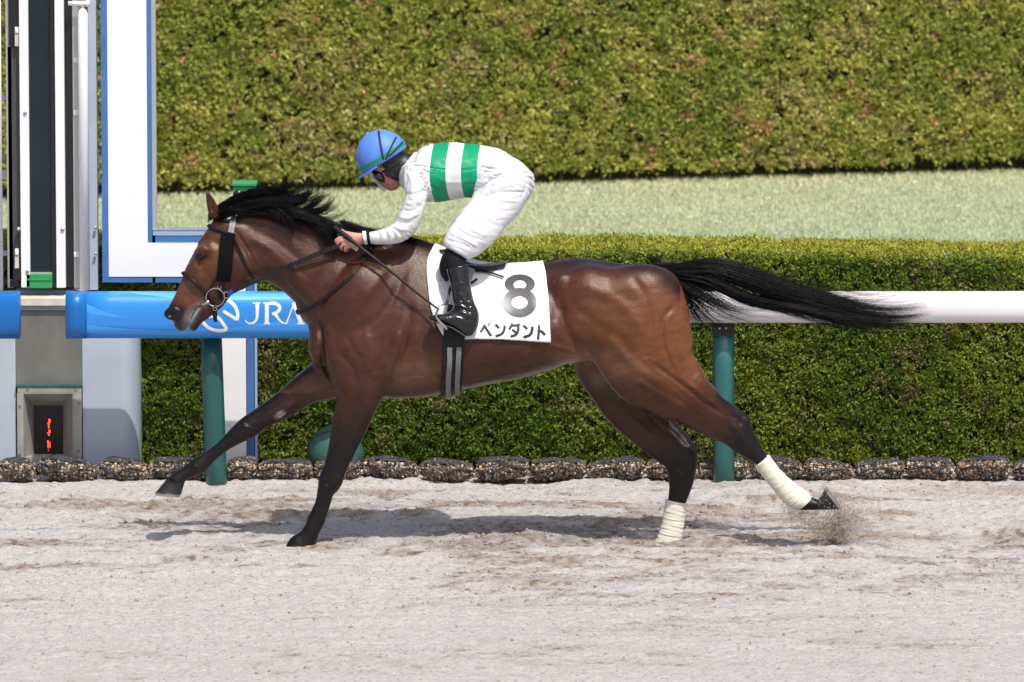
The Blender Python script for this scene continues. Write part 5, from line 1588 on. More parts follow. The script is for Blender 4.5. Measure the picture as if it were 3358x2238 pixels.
def build_sand():
    x = np.arange(-3.8, 3.801, .0125); y = np.arange(-4.9, 2.60, .0115)
    X, Y = np.meshgrid(x, y, indexing='ij'); X = X.ravel(); Y = Y.ravel()
    Z = sand_height(X, Y)
    V = np.stack([X, Y, Z], 1); n, m = len(x), len(y)
    i = np.arange(n - 1)[:, None] * m + np.arange(m - 1)[None]
    i = i.ravel(); F = np.stack([i, i + m, i + m + 1, i + 1], 1)
    p = np.stack([X, Y, X * 0], 1)
    damp = fbm(p * np.array((1.2, 4.0, 1)), 61, 4) + .6 * fbm(p * np.array((8, 13, 1)), 62, 3)
    rough = 1 / (1 + np.exp(-(Y + 1.5) * 2.5))
    w = np.clip((damp - .10 + .30 * (rough - .45)) * 2.2, 0, 1) * (.40 + .55 * rough)
    speck = np.clip((fbm(p * np.array((30, 30, 1)), 63, 2) - .28) * 5, 0, 1) * np.clip(w * 2.2, .06, 1)
    w = w * (.75 + .6 * fbm(p * np.array((24, 26, 1)), 64, 2))
    w = np.clip(w + .75 * speck, 0, 1.35)
    c = SANDC * (1 - w[:, None]) + SANDW * w[:, None]
    bank = np.exp(-((Y - 2.15) / .3) ** 2)[:, None]
    c = c * (1 - .6 * bank) + SANDC * 1.04 * .6 * bank
    o = put('sand_track', mk('sand_track', V, F, c), M['sand'])
    tag(o, kind='structure')
    # loose clods thrown about the churned strip
    r = np.random.default_rng(91); k = 26000
    cx = r.uniform(-3.4, 3.4, k); cy = r.uniform(-4.6, 2.1, k)
    pp = np.stack([cx, cy, cx * 0], 1); dm = fbm(pp * np.array((1.2, 4.0, 1)), 61, 4) + .6 * fbm(pp * np.array((8, 13, 1)), 62, 3)
    ro = 1 / (1 + np.exp(-(cy + 1.5) * 2.5)); keep = r.random(k) < np.clip((dm + .08) * 2.0, 0.02, 1) * (.05 + .95 * ro)
    cx, cy = cx[keep], cy[keep]; k = len(cx); cz = sand_height(cx, cy)
    s = .0022 + .0085 * r.random(k) ** 3.2
    bv, bf = stone_proto()
    rot = np.linalg.qr(r.normal(size=(48, 3, 3)))[0][r.integers(0, 48, k)]
    sc = s[:, None] * r.uniform(.6, 1.3, (k, 3))
    jit = 1 + .25 * r.normal(size=(32, len(bv), 1))
    VV = (np.einsum('nij,nkj->nki', rot, (bv * jit[r.integers(0, 32, k)]) * sc[:, None, :]) + np.stack([cx, cy, cz + s * .25], 1)[:, None]).reshape(-1, 3)
    FF = (bf[None] + (len(bv) * np.arange(k))[:, None, None]).reshape(-1, 3)
    mixc = r.random(k)[:, None]; cc = SANDW * (1 - mixc) + SANDC * .8 * mixc
    o = put('sand_clods', mk('sand_clods', VV, FF, np.repeat(cc, len(bv), 0)), M['grain'])
    tag(o, 'loose clods and crumbs of sand scattered over the track', 'sand clods', kind='stuff')
    # the rest of the dirt course, lying lower under the detailed sheet
    V = [(-400, -60, -.06), (400, -60, -.06), (400, 2.62, -.06), (-400, 2.62, -.06)]
    o = put('sand_course', mk('sand_course', V, [(0, 1, 2, 3)], np.tile(SANDC * .93, (4, 1))), M['sand']); tag(o, kind='structure')
build_sand()
o = put('hedge_bed', mk('hedge_bed', [(-400, 2.5, -.02), (400, 2.5, -.02), (400, 6.0, -.02), (-400, 6.0, -.02)], [(0, 1, 2, 3)]), M['soil']); tag(o, kind='structure')

# turf
def turf_ground():
    m = mat('turf_ground', (.28, .33, .19), rough=.9, var=.2, vscale=3)
    o = put('turf_course', mk('turf_course', [(-400, 5.9, -.01), (400, 5.9, -.01), (400, 900, -.01), (-400, 900, -.01)], [(0, 1, 2, 3)]), m)
    tag(o, kind='structure')
    r = np.random.default_rng(5); n = 190000
    x = r.uniform(-7.6, 7.6, n); y = r.uniform(13.6, 20.2, n)
    p = np.stack([x, y, x * 0], 1)
    a = r.uniform(0, 6.28, n); L = r.uniform(.010, .027, n) * (1 + .25 * fbm(p * .9, 71, 2)); w = .0045
    L = L * np.where(y > 17.0, 1.15, 1)
    tilt = r.uniform(.1, 1.6, n)
    dx, dy = np.cos(a), np.sin(a)
    b0 = p + np.stack([-dy * w, dx * w, 0 * x], 1); b1 = p - np.stack([-dy * w, dx * w, 0 * x], 1)
    tip = p + np.stack([dx * L * tilt, dy * L * tilt, L], 1)
    V = np.stack([b0, b1, tip], 1).reshape(-1, 3)
    F = np.arange(n * 3).reshape(-1, 3)
    k = fbm(p * np.array((.5, 1.3, 1)), 72, 3) + .25 * r.normal(size=n)
    t = np.clip((y - 14.3) / 4.0, 0, 1)
    cg = np.array((.48, .56, .37)); cy = np.array((.66, .64, .40)); cb = np.array((.64, .54, .38))
    mixv = np.clip(.15 + .75 * t + .45 * k, 0, 1)[:, None]
    c = cg * (1 - mixv) + cy * mixv
    br = (r.random(n) < .08)[:, None]
    c = np.where(br, cb, c) * r.uniform(.9, 1.1, n)[:, None]
    o = put('turf_grass', mk('turf_grass', V, F, np.repeat(c, 3, 0)), M['turfblade'], None, False)
    tag(o, 'pale green mown turf strip between the two hedges', 'grass', kind='stuff')
turf_ground()

# ------------------------------------------------------------------ hedges
def leaf_cloud(pts, nrm, size, cols, seed, per=7, spread=.020, flat=.3):
    """sprigs of small scale leaves pointing out of the hedge"""
    r = np.random.default_rng(seed); n = len(pts)
    P = np.repeat(pts, per, 0); Nn = np.repeat(nrm, per, 0); C_ = np.repeat(cols, per, 0)
    sd = np.repeat(r.normal(size=(n, 3)) * .55, per, 0)
    d = Nn * .35 + sd + r.normal(size=P.shape) * .6 + np.array((0, 0, .15))
    d /= np.linalg.norm(d, axis=1)[:, None]
    P = P + r.normal(size=P.shape) * spread * .6 + d * spread * .3
    s = np.cross(d, Nn + .45 * r.normal(size=P.shape)); s /= np.linalg.norm(s, axis=1)[:, None] + 1e-9
    L = (size * r.uniform(.6, 1.4, len(P)))[:, None]; w = L * flat * 1.25 * r.uniform(.7, 1.3, len(P))[:, None]
    V = np.stack([P + s * w, P - s * w, P + d * L], 1).reshape(-1, 3)
    F = np.arange(len(P) * 3).reshape(-1, 3)
    cc = C_ * r.uniform(.72, 1.28, len(P))[:, None]
    return V, F, np.repeat(cc, 3, 0)

def hedge(name, label, fr, top_of, x0, x1, thick, dens, size, seed, pal, core_in, zbase=.03, topc=None, bump=.05, per=7, flat=.3):
    root = empty(name, (0, fr(0), 0), label, 'hedge')
    r = np.random.default_rng(seed)
    areaF = (x1 - x0) * top_of(0); nF = int(areaF * dens)
    x = r.uniform(x0, x1, nF); zt = np.array([top_of(q) for q in x]); z = zbase + (zt - zbase) * r.random(nF)
    y = np.array([fr(q) for q in x])
    slope = (fr(x1) - fr(x0)) / (x1 - x0); nf = np.array((slope, -1.0, 0)); nf /= np.linalg.norm(nf)
    rad = .05
    over = np.clip((z - (zt - rad)) / rad, 0, 1)
    y = y + rad * (1 - np.sqrt(1 - over ** 2 * .98))
    nrm = np.tile(nf, (nF, 1)) * (1 - over[:, None] * .8) + np.array((0, 0, 1)) * over[:, None]
    P = np.stack([x, y, z], 1)
    # top
    nT = int((x1 - x0) * thick * dens * .8)
    xt = r.uniform(x0, x1, nT); yt = r.random(nT)
    PT = np.stack([xt, np.array([fr(q) for q in xt]) + .04 + yt * thick, np.array([top_of(q) for q in xt]) - .02 * (2 * yt - 1) ** 4], 1)
    P = np.vstack([P, PT]); nrm = np.vstack([nrm, np.tile((0, -.15, 1.0), (nT, 1))])
    istop = np.concatenate([over * .9, np.ones(nT)])
    lump = fbm(P * 5.5, seed + 1, 2) * bump + fbm(P * 17, seed + 2, 2) * bump * .75
    gap = fbm(P * 11, seed + 3, 2)
    P = P + nrm * lump[:, None] * (1 - .6 * istop[:, None])
    keep = (gap > -.52) | (istop > .5) | (r.random(len(P)) < .25)
    P, nrm, istop, lump = P[keep], nrm[keep], istop[keep], lump[keep]
    cn = fbm(P * 2.2, seed + 4, 3) + .8 * fbm(P * 11, seed + 5, 2) + .16 * r.normal(size=len(P))
    g, yel, br, dk = [np.array(c) for c in pal]
    t = np.clip(cn * .9 + .35, 0, 1)[:, None]
    c = g * (1 - t) + yel * t
    bn = np.clip((fbm(P * 3.1, seed + 6, 3) + .35 * fbm(P * 15, seed + 8, 1) - .22) * 3.4, 0, 1)[:, None] * (1 - istop[:, None])
    c = c * (1 - bn * .6) + br * bn * .6
    rust = (fbm(P * 8, seed + 7, 2) > .44)[:, None] * (r.random(len(P)) < .6)[:, None] * (1 - istop[:, None])
    c = c * (1 - rust * .7) + dk * rust * .7
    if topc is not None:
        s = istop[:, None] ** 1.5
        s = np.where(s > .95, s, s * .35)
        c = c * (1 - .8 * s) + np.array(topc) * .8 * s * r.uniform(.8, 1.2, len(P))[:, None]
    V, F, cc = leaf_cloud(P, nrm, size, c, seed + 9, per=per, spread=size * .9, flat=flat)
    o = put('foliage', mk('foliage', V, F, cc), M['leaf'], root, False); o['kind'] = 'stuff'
    # stems and dense inside
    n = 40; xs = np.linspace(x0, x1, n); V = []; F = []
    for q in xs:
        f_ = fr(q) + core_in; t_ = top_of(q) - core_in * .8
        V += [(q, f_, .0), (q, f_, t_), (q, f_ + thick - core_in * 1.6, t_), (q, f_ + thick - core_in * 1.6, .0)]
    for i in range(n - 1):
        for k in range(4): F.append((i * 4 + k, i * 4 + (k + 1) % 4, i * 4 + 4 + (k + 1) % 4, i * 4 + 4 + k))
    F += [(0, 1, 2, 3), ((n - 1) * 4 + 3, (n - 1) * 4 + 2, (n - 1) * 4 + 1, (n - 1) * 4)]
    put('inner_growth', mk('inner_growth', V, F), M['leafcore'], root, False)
    mb = MB()
    for k in range(int((x1 - x0) * 9)):
        q = r.uniform(x0, x1); f_ = fr(q) + r.uniform(0, core_in)
        mb.tube([(q, f_ + .02, 0), (q + r.normal() * .03, f_ + .03, .12), (q + r.normal() * .06, f_ + r.uniform(.0, .05), .30)], [.007, .005, .003], 5)
    o = mb.build('stem', M['twig'], root); o['kind'] = 'stuff'
    return root
NEARF = lambda x: 2.68 - .010 * x
hedge('clipped_hedge', 'low clipped green hedge directly behind the running rail and gravel bags', NEARF, lambda x: 1.152 - .010 * x + .008 * math.sin(x * 1.7), -5.5, 5.5, .62, 3300, .0165, 100,
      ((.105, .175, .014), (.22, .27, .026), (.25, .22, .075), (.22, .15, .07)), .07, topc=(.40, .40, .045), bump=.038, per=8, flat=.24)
FARF = lambda x: 17.51 + .284 * x
hedge('tall_hedge', 'tall clipped conifer hedge with brown patches beyond the turf strip', FARF, lambda x: 3.3, -7.6, 7.6, 1.3, 1500, .029, 200,
      ((.26, .31, .05), (.52, .49, .11), (.50, .40, .18), (.62, .32, .17)), .11, bump=.045, zbase=.08, flat=.24, per=8)
# ------------------------------------------------------------------ running rail
RY = 2.03
def railprof(h, d, n=28, p=2.6):
    out = []
    for k in range(n):
        t = 2 * math.pi * k / n
        c, s = math.cos(t), math.sin(t)
        out.append((d / 2 * math.copysign(abs(c) ** (2 / p), c), h / 2 * math.copysign(abs(s) ** (2 / p), s)))
    return out
def railpiece(name, x0, x1, zc, h, d, mat_, parent, p=2.6, seg=1):
    pr = railprof(h, d, p=p); n = len(pr); V = []; F = []
    xs = np.linspace(x0, x1, seg + 1)
    for x in xs: V += [(x, RY + a, zc + b) for a, b in pr]
    for i in range(seg): F += [(i * n + k, i * n + (k + 1) % n, (i + 1) * n + (k + 1) % n, (i + 1) * n + k) for k in range(n)]
    F += [tuple(range(n - 1, -1, -1)), tuple(seg * n + k for k in range(n))]
    return put(name, mk(name, V, F), mat_, parent)
zt, zb = at(0, 957, RY)[2], at(0, 1109, RY)[2]
zw, zwb = at(3000, 956, RY)[2], at(3000, 1059, RY)[2]
X = lambda px, Y=RY: float(at(px, 1000, Y)[0])
cover = empty('rail_cover', (X(600), RY, 0), 'blue padded rail cover with white JRA letters and ring logo in front of the horse', 'rail cover')
ZC = (zt + zb) / 2; HH = zt - zb
body_c = railpiece('cover_body', X(284), X(1240), ZC, HH, .19, M['railblue'], cover, 3.0, 12)
railpiece('end_cap', X(218), X(284) - .0005, ZC, HH + .004, .194, M['raildark'], cover, 3.0)
cov2 = empty('rail_cover', (X(-60), RY, 0), 'plain dark blue rail cover end at the left edge of the picture', 'rail cover')
railpiece('cover_body', X(-700), X(65), ZC, HH + .004, .194, M['raildark'], cov2, 3.0)
bm_ = bmesh.new(); bm_.from_mesh(body_c.data); RB = BVHTree.FromBMesh(bm_); bm_.free()
rz = lambda L, dx=0: [(x * .4505, 930 + y * .4505) for x, y in L]
def poly_band(name, top, bot, mat_, off, n=40):
    """a filled band between two curves, printed on the cover"""
    T = spline(top, n); B = spline(bot, n); V = []; F = []; R = 9
    for i in range(n):
        for r in range(R):
            q = T[i] * (1 - r / (R - 1)) + B[i] * (r / (R - 1))
            h, m = hit(q[0], q[1], RB, y0=RY - .5)
            if h is None: h = V[-1] if V else at(q[0], q[1], RY); m = np.array((0, -1, 0))
            if m[1] > 0: m = -m
            V.append(h + m * off)
    F = [(i * R + r, (i + 1) * R + r, (i + 1) * R + r + 1, i * R + r + 1) for i in range(n - 1) for r in range(R - 1)]
    return put(name, mk(name, V, F), mat_, cover, False)
poly_band('wave_stripe', [(285, 997), (330, 1018), (390, 1036), (462, 1046)], [(285, 1027), (330, 1035), (390, 1042), (462, 1047)], M['wave2'], .0008)
poly_band('wave_stripe', [(285, 1028), (380, 1040), (470, 1047), (600, 1052), (740, 1050), (900, 1042), (1010, 1030)], [(285, 1062), (380, 1073), (470, 1079), (600, 1081), (740, 1076), (900, 1062), (1010, 1048)], M['railblue'], .0008)
poly_band('wave_stripe', [(285, 1063), (380, 1075), (470, 1081), (600, 1084), (700, 1081), (811, 1072)], [(285, 1092), (380, 1096), (470, 1098), (600, 1098), (700, 1090), (811, 1073)], M['wave2'], .0010)
poly_band('wave_stripe', [(410, 959), (480, 960), (600, 962), (800, 963), (1000, 963)], [(410, 960), (480, 969), (600, 980), (800, 984), (1000, 980)], M['wave1'], .0010)
poly_band('wave_stripe', [(640, 1078), (740, 1075), (850, 1062), (1010, 1040), (1100, 1030)], [(640, 1084), (740, 1090), (850, 1092), (1010, 1090), (1100, 1086)], M['wave2'], .0012)
lz = lambda L: [(520 + x * .136, 940 + y * .136) for x, y in L]
LW = M['wavewhite']
sp = lambda pts, n=18: [tuple(p) for p in spline(pts, n)]
strokes_mesh('ring_logo', [(lz([(1560, 590), (1890, 800)]), 10.5), (lz(sp([(1890, 810), (1910, 680), (1870, 530), (1790, 420), (1680, 335)])), 11),
                           (lz(sp([(1170, 735), (1290, 715), (1400, 730), (1480, 790)], 10)), 10.5), (lz([(1470, 770), (1650, 1030)]), 10.5),
                           (lz(sp([(1660, 1030), (1560, 1062), (1400, 1062), (1240, 1010), (1120, 920), (1070, 850)])), 10.5),
                           (lz(sp([(1540, 420), (1500, 380), (1600, 350), (1690, 335)])), 9)], RB, LW, cover, .0016, ypl=RY - .5)
z1 = lambda L: [(500 + x * .3571, 580 + y * .3571) for x, y in L]
strokes_mesh('letter_j', [(z1(sp([(962, 1158), (962, 1260), (955, 1310), (930, 1340), (900, 1347)])), 13, False, 5), (z1(sp([(905, 1349), (875, 1342), (848, 1315)], 8)), 6.0, False, 3),
                          (z1([(922, 1162), (988, 1162)]), 4.0)], RB, LW, cover, .0016, ypl=RY - .5)
strokes_mesh('letter_r', [(z1([(1050, 1160), (1050, 1352)]), 13), (z1([(1018, 1162), (1130, 1162)]), 4.0), (z1([(1022, 1350), (1082, 1350)]), 4.0),
                          (z1(sp([(1070, 1164), (1130, 1166), (1165, 1190), (1166, 1222), (1138, 1250), (1098, 1260)])), 10.5), (z1(sp([(1118, 1250), (1150, 1295), (1185, 1335), (1232, 1352)], 12)), 12, False, 3)], RB, LW, cover, .0016, ypl=RY - .5)
strokes_mesh('letter_a', [(z1([(1228, 1352), (1302, 1158)]), 4.5), (z1([(1296, 1156), (1366, 1350)]), 13), (z1([(1328, 1350), (1396, 1350)]), 4.0)], RB, LW, cover, .0016, ypl=RY - .5)

rail = empty('running_rail', (X(2600), RY, 0), 'white running rail to the right of and behind the horse', 'rail')
railpiece('rail_tube', X(1240) + .0005, X(5200), (zw + zwb) / 2, zw - zwb, .15, M['railwhite'], rail, 2.4)
m = MB(); m.tube([(X(-1600), RY, ZC), (X(1200), RY, ZC)], .055, 16); m.build('inner_tube', M['railwhite'], rail, True) if False else None
def post(px_t, px_b, wpx, label, bracket):
    PY = RY + .085
    r_ = empty('rail_post', tuple(at(px_b, 1590, PY)), label, 'post', 'green posts under the running rail')
    bt, tp = at(px_b, 1600, PY), at(px_t, 1062 if bracket else 1100, PY)
    bt[2] = -.10
    m = MB(); R = wpx / 670.7 * 1.045 / 2
    m.tube([bt, bt * .75 + tp * .25, bt * .5 + tp * .5, bt * .25 + tp * .75, tp], R, 28); m.build('post_tube', M['postgreen'], r_, True)
    if bracket:
        m = MB(); q = at(px_t, 1080, PY)
        m.box(q[0] - R * 1.02, q[0] + R * 1.02, q[1] - R * 1.05, q[1] + R * 1.05, q[2] - .028, q[2] + .03); m.build('bracket', M['black'], r_, False, .004)
        m = MB()
        for dx in (-.02, .012): m.tube([(q[0] + dx, q[1] - R * 1.2, q[2] + .012), (q[0] + dx, q[1] - R * 1.0, q[2] + .012)], .006, 8)
        m.build('bolt', M['alu'], r_, True)
post(692, 712, 72, 'green rail post leaning slightly below the blue rail cover', False)
post(2372, 2374, 72, 'green rail post with dark bracket under the white rail behind the hind legs', True)

# ------------------------------------------------------------------ winning post frame
def quad_px(pts, Y): return [at(x, y, Y) for x, y in pts]
GY = 2.46
board = empty('winning_post_board', tuple(at(300, 930, GY)), 'white winning post board with blue border standing left behind the horse head', 'board')
def bx(x0, x1, y0, y1, Yf, Yb, mat_, name, parent, bev=.002):
    """box from pixel extents at its front face; true verticals"""
    a, b_ = at(x0, y1, Yf), at(x1, y0, Yf)
    m = MB(); m.box(a[0], b_[0], Yf, Yb, a[2], b_[2]); return m.build(name, mat_, parent, False, bev)
# heights run on above the frame of the picture
bx(336, 500, -700, 927, GY, GY + .06, M['blueborder'], 'border_panel', board, 0)
bx(500.04, 842, 752, 927, GY, GY + .06, M['blueborder'], 'border_panel', board, 0)
bx(357, 475, -700, 908, GY - .004, GY, M['white'], 'white_panel', board, 0)
bx(474, 500.3, 797, 908, GY - .0035, GY, M['white'], 'white_panel', board, 0)
bx(500.8, 842, 797, 908, GY - .004, GY, M['white'], 'white_panel', board, 0)
bx(501, 842, 752, 773, GY - .003, GY, M['blueedge'], 'edge_strip', board, .0005)
bx(501, 842, 750, 756, GY - .006, GY, M['alu'], 'edge_trim', board, .0005)
bx(500, 505, -700, 756, GY - .002, GY + .06, M['alu'], 'edge_trim', board, .0005)
bx(728, 808, 927, 1520, GY, GY + .06, M['white'], 'leg_panel', board, 0)
bx(808.3, 834, 927, 1520, GY, GY + .06, M['blueborder'], 'leg_border', board, 0)
bx(834.3, 842, 927, 1520, GY, GY + .06, M['blueedge'], 'leg_edge', board, 0)
bx(760, 800, 660, 752, GY + .01, GY + .05, M['white'], 'lamp_stem', board)
gb = empty('green_lamp_box', tuple(at(802, 660, GY)), 'small bright green box standing on the board behind the mane', 'lamp box')
bx(764, 836, 612, 668, GY, GY + .11, M['greenbox'], 'box_case', gb, .004)
bx(760, 841, 600, 612, GY - .012, GY + .12, M['greenbox'], 'box_lid', gb, .004)
m = MB(); q = at(782, 640, GY - .003); m.tube([q, q + np.array((0, .006, 0))], .028, 20); m.build('lens_ring', M['black'], gb, True)

# ------------------------------------------------------------------ photo finish tower
TY = 2.50
tower = empty('finish_line_mirror', tuple(at(130, 950, TY)), 'tall narrow dark glass mirror in a white and black frame at the finish line', 'mirror')
def zb_(x0, x1, y0, y1, Yf, Yb, mat_, name, bev=.001, parent=None):
    return bx(x0 * .6375, x1 * .6375, y0 * .6375 if y0 > 0 else -700, y1 * .6375, Yf, Yb, mat_, name, parent or tower, bev)
zb_(134, 268, 0, 1410, TY + .02, TY + .04, M['darkglass'], 'glass_pane')
zb_(268, 291, 0, 1480, TY, TY + .06, M['black'], 'side_panel')
zb_(109, 134, 0, 1480, TY - .02, TY + .05, M['white'], 'frame_post', .003)
zb_(291, 318, 0, 1482, TY - .02, TY + .05, M['white'], 'frame_post', .003)
zb_(48, 94, 240, 1440, TY + .03, TY + .09, M['darkgrey'], 'shutter_panel')
zb_(44, 92, 0, 239, TY + .02, TY + .09, M['black'], 'shutter_panel')
zb_(51, 100, 1441, 1478, TY + .02, TY + .09, M['black'], 'shutter_panel')
zb_(40, 47, 0, 1480, TY + .03, TY + .08, M['alu'], 'edge_rail')
zb_(333, 380, 0, 1478, TY + .03, TY + .09, M['black'], 'shutter_panel')
zb_(327, 333, 240, 1478, TY + .035, TY + .08, M['darkgrey'], 'edge_rail')
zb_(381, 404, 0, 1482, TY + .02, TY + .07, M['alu'], 'edge_rail', .003)
zb_(134, 268, 1411, 1484, TY - .02, TY + .06, M['greenbox'], 'green_sill', .003)
zb_(138, 264, 1436, 1444, TY - .025, TY - .02, M['greenbox'], 'sill_ridge')
zb_(134, 268, 1403, 1410, TY, TY + .03, M['alu'], 'sill_trim')
for y in (505, 905, 1305):
    zb_(0, 460, y - 12, y + 12, TY + .10, TY + .13, M['alu'], 'cross_bar')
for x0, x1 in ((76, 96), (303, 323)):
    for y0, y1 in ((140, 240), (1282, 1382)):
        zb_(x0, x1, y0, y1, TY - .005, TY + .10, M['ivory'], 'bracket', .002)
        zb_(x0 + 2, x1 - 1, y0 + 5, y0 + 30, TY - .012, TY - .005, M['white'], 'bracket_cap', .002)
for y in (310, 1310, 580):
    zb_(380, 408, y - 12, y + 14, TY + .01, TY + .05, M['white'], 'clamp', .003)
for x, y in ((95, 1180), (322, 1180), (130, 580), (142, 1395)):
    q = at(x * .6375, y * .6375, TY - .02); mm = MB(); mm.tube([q + np.array((0, -.008, 0)), q + np.array((0, .03, 0))], .010, 10); mm.build('bolt', M['alu'], tower, True)
def tall_pole(xz, wz, ytop, label, cap, g='white poles beside the mirror'):
    p = empty('white_pole', tuple(at(xz * .6375, 950, TY)), label, 'pole', g)
    b_ = at(xz * .6375, 952, TY - .03); t_ = at(xz * .6375, 45 if ytop else -700, TY - .03); t_[0] = b_[0]
    m = MB(); R = wz * .6375 / 670.7 * 1.06 / 2
    if ytop: m.tube([b_, t_, t_ + np.array((0, 0, .018)), t_ + np.array((0, 0, .026))], [R, R, R * .7, R * .3], 24)
    else: m.tube([b_, t_], R, 24)
    m.build('pole_tube', M['white'], p, True)
    if cap:
        m = MB(); q = t_ + np.array((0, 0, .02)); m.tube([q, q + np.array((0, 0, 1.0))], R * .32, 12); m.build('thin_rod', M['white'], p, True)
        m = MB(); q = at(440 * .6375, 12, TY - .03); m.tube([q - np.array((.09, 0, 0)), q + np.array((.0, 0, 0))], .012, 12); m.tube([q, q + np.array((.02, 0, 0))], .017, 12)
        m.build('rod_clamp', M['white'], p, True)
    return p
tall_pole(436, 52, True, 'thick white pole with a thin rod on top at the right of the mirror', True)
tall_pole(6, 22, False, 'white pole cut by the left edge of the picture', False)
bx(462 * .6375, 487 * .6375, -700, 952, TY + .02, TY + .09, M['housing'], 'rear_post', tower)
for y in (1305, 1172):
    q = at(486 * .6375, y * .6375, TY + .0); mm = MB(); mm.tube([q, q + np.array((.012, 0, 0))], .009, 10); mm.build('bolt', M['alu'], tower, True)

# cabinet below
CBY = 2.40
cab = empty('display_cabinet', tuple(at(160, 1520, CBY)), 'stained grey metal cabinet with a red number display between pale blue side panels', 'cabinet')
def hz(x): return x * .4782
bx(40, 300, 1020, 1530, CBY + .02, CBY + .50, M['concrete'], 'front_panel', cab, .003) if False else None
# front panel split round the window
WX0, WX1, WY0, WY1 = 76, 240, 1290, 1500
bx(53, 269, 1018, 1262, CBY + .03, CBY + .45, M['concrete'], 'front_panel', cab, .002)
bx(53, 269, 1004, 1012, CBY + .015, CBY + .05, M['frame'], 'top_ridge', cab, .001)
bx(53, 269, 1012.5, 1018, CBY + .02, CBY + .05, M['blueedge'], 'top_ridge', cab, .001)
bx(53, 269, 978, 1004, CBY + .0, CBY + .47, M['ivory'], 'top_tray', cab, .003)
bx(50, 275, 953, 977.5, CBY + .20, CBY + .60, M['housing'], 'rear_shelf', cab, .003)
bx(53, 269, 1262.5, 1270, CBY - .005, CBY + .06, M['postgreen'], 'hood_strip', cab, .001)
for nm, a_ in (('window_frame', (57, 267, 1271, 1290)), ('window_frame', (57, 76, 1290.3, 1502)), ('window_frame', (240, 267, 1290.3, 1502)), ('window_frame', (57, 267, 1502.3, 1530))):
    bx(*a_, CBY, CBY + .05, M['frame'], nm, cab, .002)
# funnel shaped recess
o4 = [at(76, 1290, CBY + .002), at(240, 1290, CBY + .002), at(240, 1502, CBY + .002), at(76, 1502, CBY + .002)]
i4 = [at(110, 1329, CBY + .17), at(209, 1329, CBY + .17), at(209, 1493, CBY + .17), at(110, 1493, CBY + .17)]
m = MB(); m.add(o4 + i4, [(0, 4, 5, 1), (1, 5, 6, 2), (2, 6, 7, 3), (3, 7, 4, 0)]); fo = m.build('window_reveal', M['frame'], cab)
md = fo.modifiers.new('solid', 'SOLIDIFY'); md.thickness = .004; md.offset = 1
m = MB(); m.box(i4[0][0] - .01, i4[1][0] + .01, CBY + .172, CBY + .19, i4[2][2] - .01, i4[0][2] + .01); m.build('display_screen', M['recess'], cab)
dz = lambda L: [(x * .4782, 900 + y * .4782) for x, y in L]
LY = CBY + .168
for k, (segs, mt) in enumerate((([[(336, 992), (334, 1026), (334, 1058)], [(343, 995), (343, 1020)], [(326, 1024), (334, 1024)]], 'led'),
                                ([[(336, 1068), (336, 1108)], [(343, 1070), (343, 1088)], [(324, 1090), (334, 1090)]], 'led'),
                                ([[(330, 1142), (330, 1188)], [(340, 1150), (342, 1190)], [(322, 1150), (330, 1146)]], 'led'),
                                ([[(332, 1192), (332, 1216)]], 'leddim'))):
    strokes_mesh('lit_digit', [(dz(s_), 3.6) for s_ in segs], None, M[mt], cab, ypl=LY - .001 * k)
for x, y in ((190, 790), (520, 790), (135, 905), (540, 885), (135, 1235), (540, 1210), (175, 1288), (510, 1288)):
    q = at(x * .4782, 900 + y * .4782, CBY); m = MB(); m.tube([q - np.array((0, .004, 0)), q + np.array((0, .01, 0))], .0065, 8); m.build('screw', M['concrete'], cab)
# side panels with rounded outer corners
def side_panel(x0, x1, rad, label):
    a, b_ = X2(x0), X2(x1); ztop = at(300, 1108, CBY)[2]; zbot = -.05
    s_ = 1 if x1 > x0 else -1
    out = [(a, CBY + .025)]; n = 14
    out.append((b_ - s_ * rad, CBY + .025))
    for k in range(1, n + 1):
        t = math.pi / 2 * k / n
        out.append((b_ - s_ * rad + s_ * rad * math.sin(t), CBY + .025 + rad * (1 - math.cos(t)) * 1.6))
    out += [(b_, CBY + .5), (a, CBY + .5)]
    if s_ < 0: out = out[::-1]
    V = [(x, y, zbot) for x, y in out] + [(x, y, ztop) for x, y in out]; n = len(out)
    F = [(k, (k + 1) % n, n + (k + 1) % n, n + k) for k in range(n)] + [tuple(range(n - 1, -1, -1)), tuple(range(n, 2 * n))]
    o = put('side_panel', mk('side_panel', V, F), M['housing'], cab, False)
    md = o.modifiers.new('bevel', 'BEVEL'); md.width = .004; md.segments = 2; md.limit_method = 'ANGLE'; md.angle_limit = math.radians(40)
X2 = lambda px: float(at(px, 1400, CBY)[0])
side_panel(270, 455, .10, '')
side_panel(52, -140, .10, '')

# green dome
dome = empty('green_dome', tuple(at(1101, 1520, 2.36)), 'smooth green dome cover with a seam half hidden by the standing foreleg', 'dome')
q = at(1101, 1487, 2.36); R = 95 / 670.7 * 1.062
bm = bmesh.new(); bmesh.ops.create_uvsphere(bm, u_segments=48, v_segments=32, radius=R)
me = bpy.data.meshes.new('dome_shell'); bm.to_mesh(me); bm.free(); o = put('dome_shell', me, M['dome'], dome); o.location = Vector(q) - dome.location
m = MB(); P = []
for k in range(33):
    t = math.pi * k / 32; c = math.cos(t) * R; P.append(q + np.array((c * .98, -math.sin(t) * R * .55, R * .80 * math.sin(t) + R * .06)))
P = [q + (p - q) / np.linalg.norm(p - q) * (R + .0005) for p in P]
m.tube(P, .0022, 6); m.build('seam', M['black'], dome, True)
bx(1060, 1142, 1555, 1600, 2.30, 2.42, M['dome'], 'dome_foot', dome)

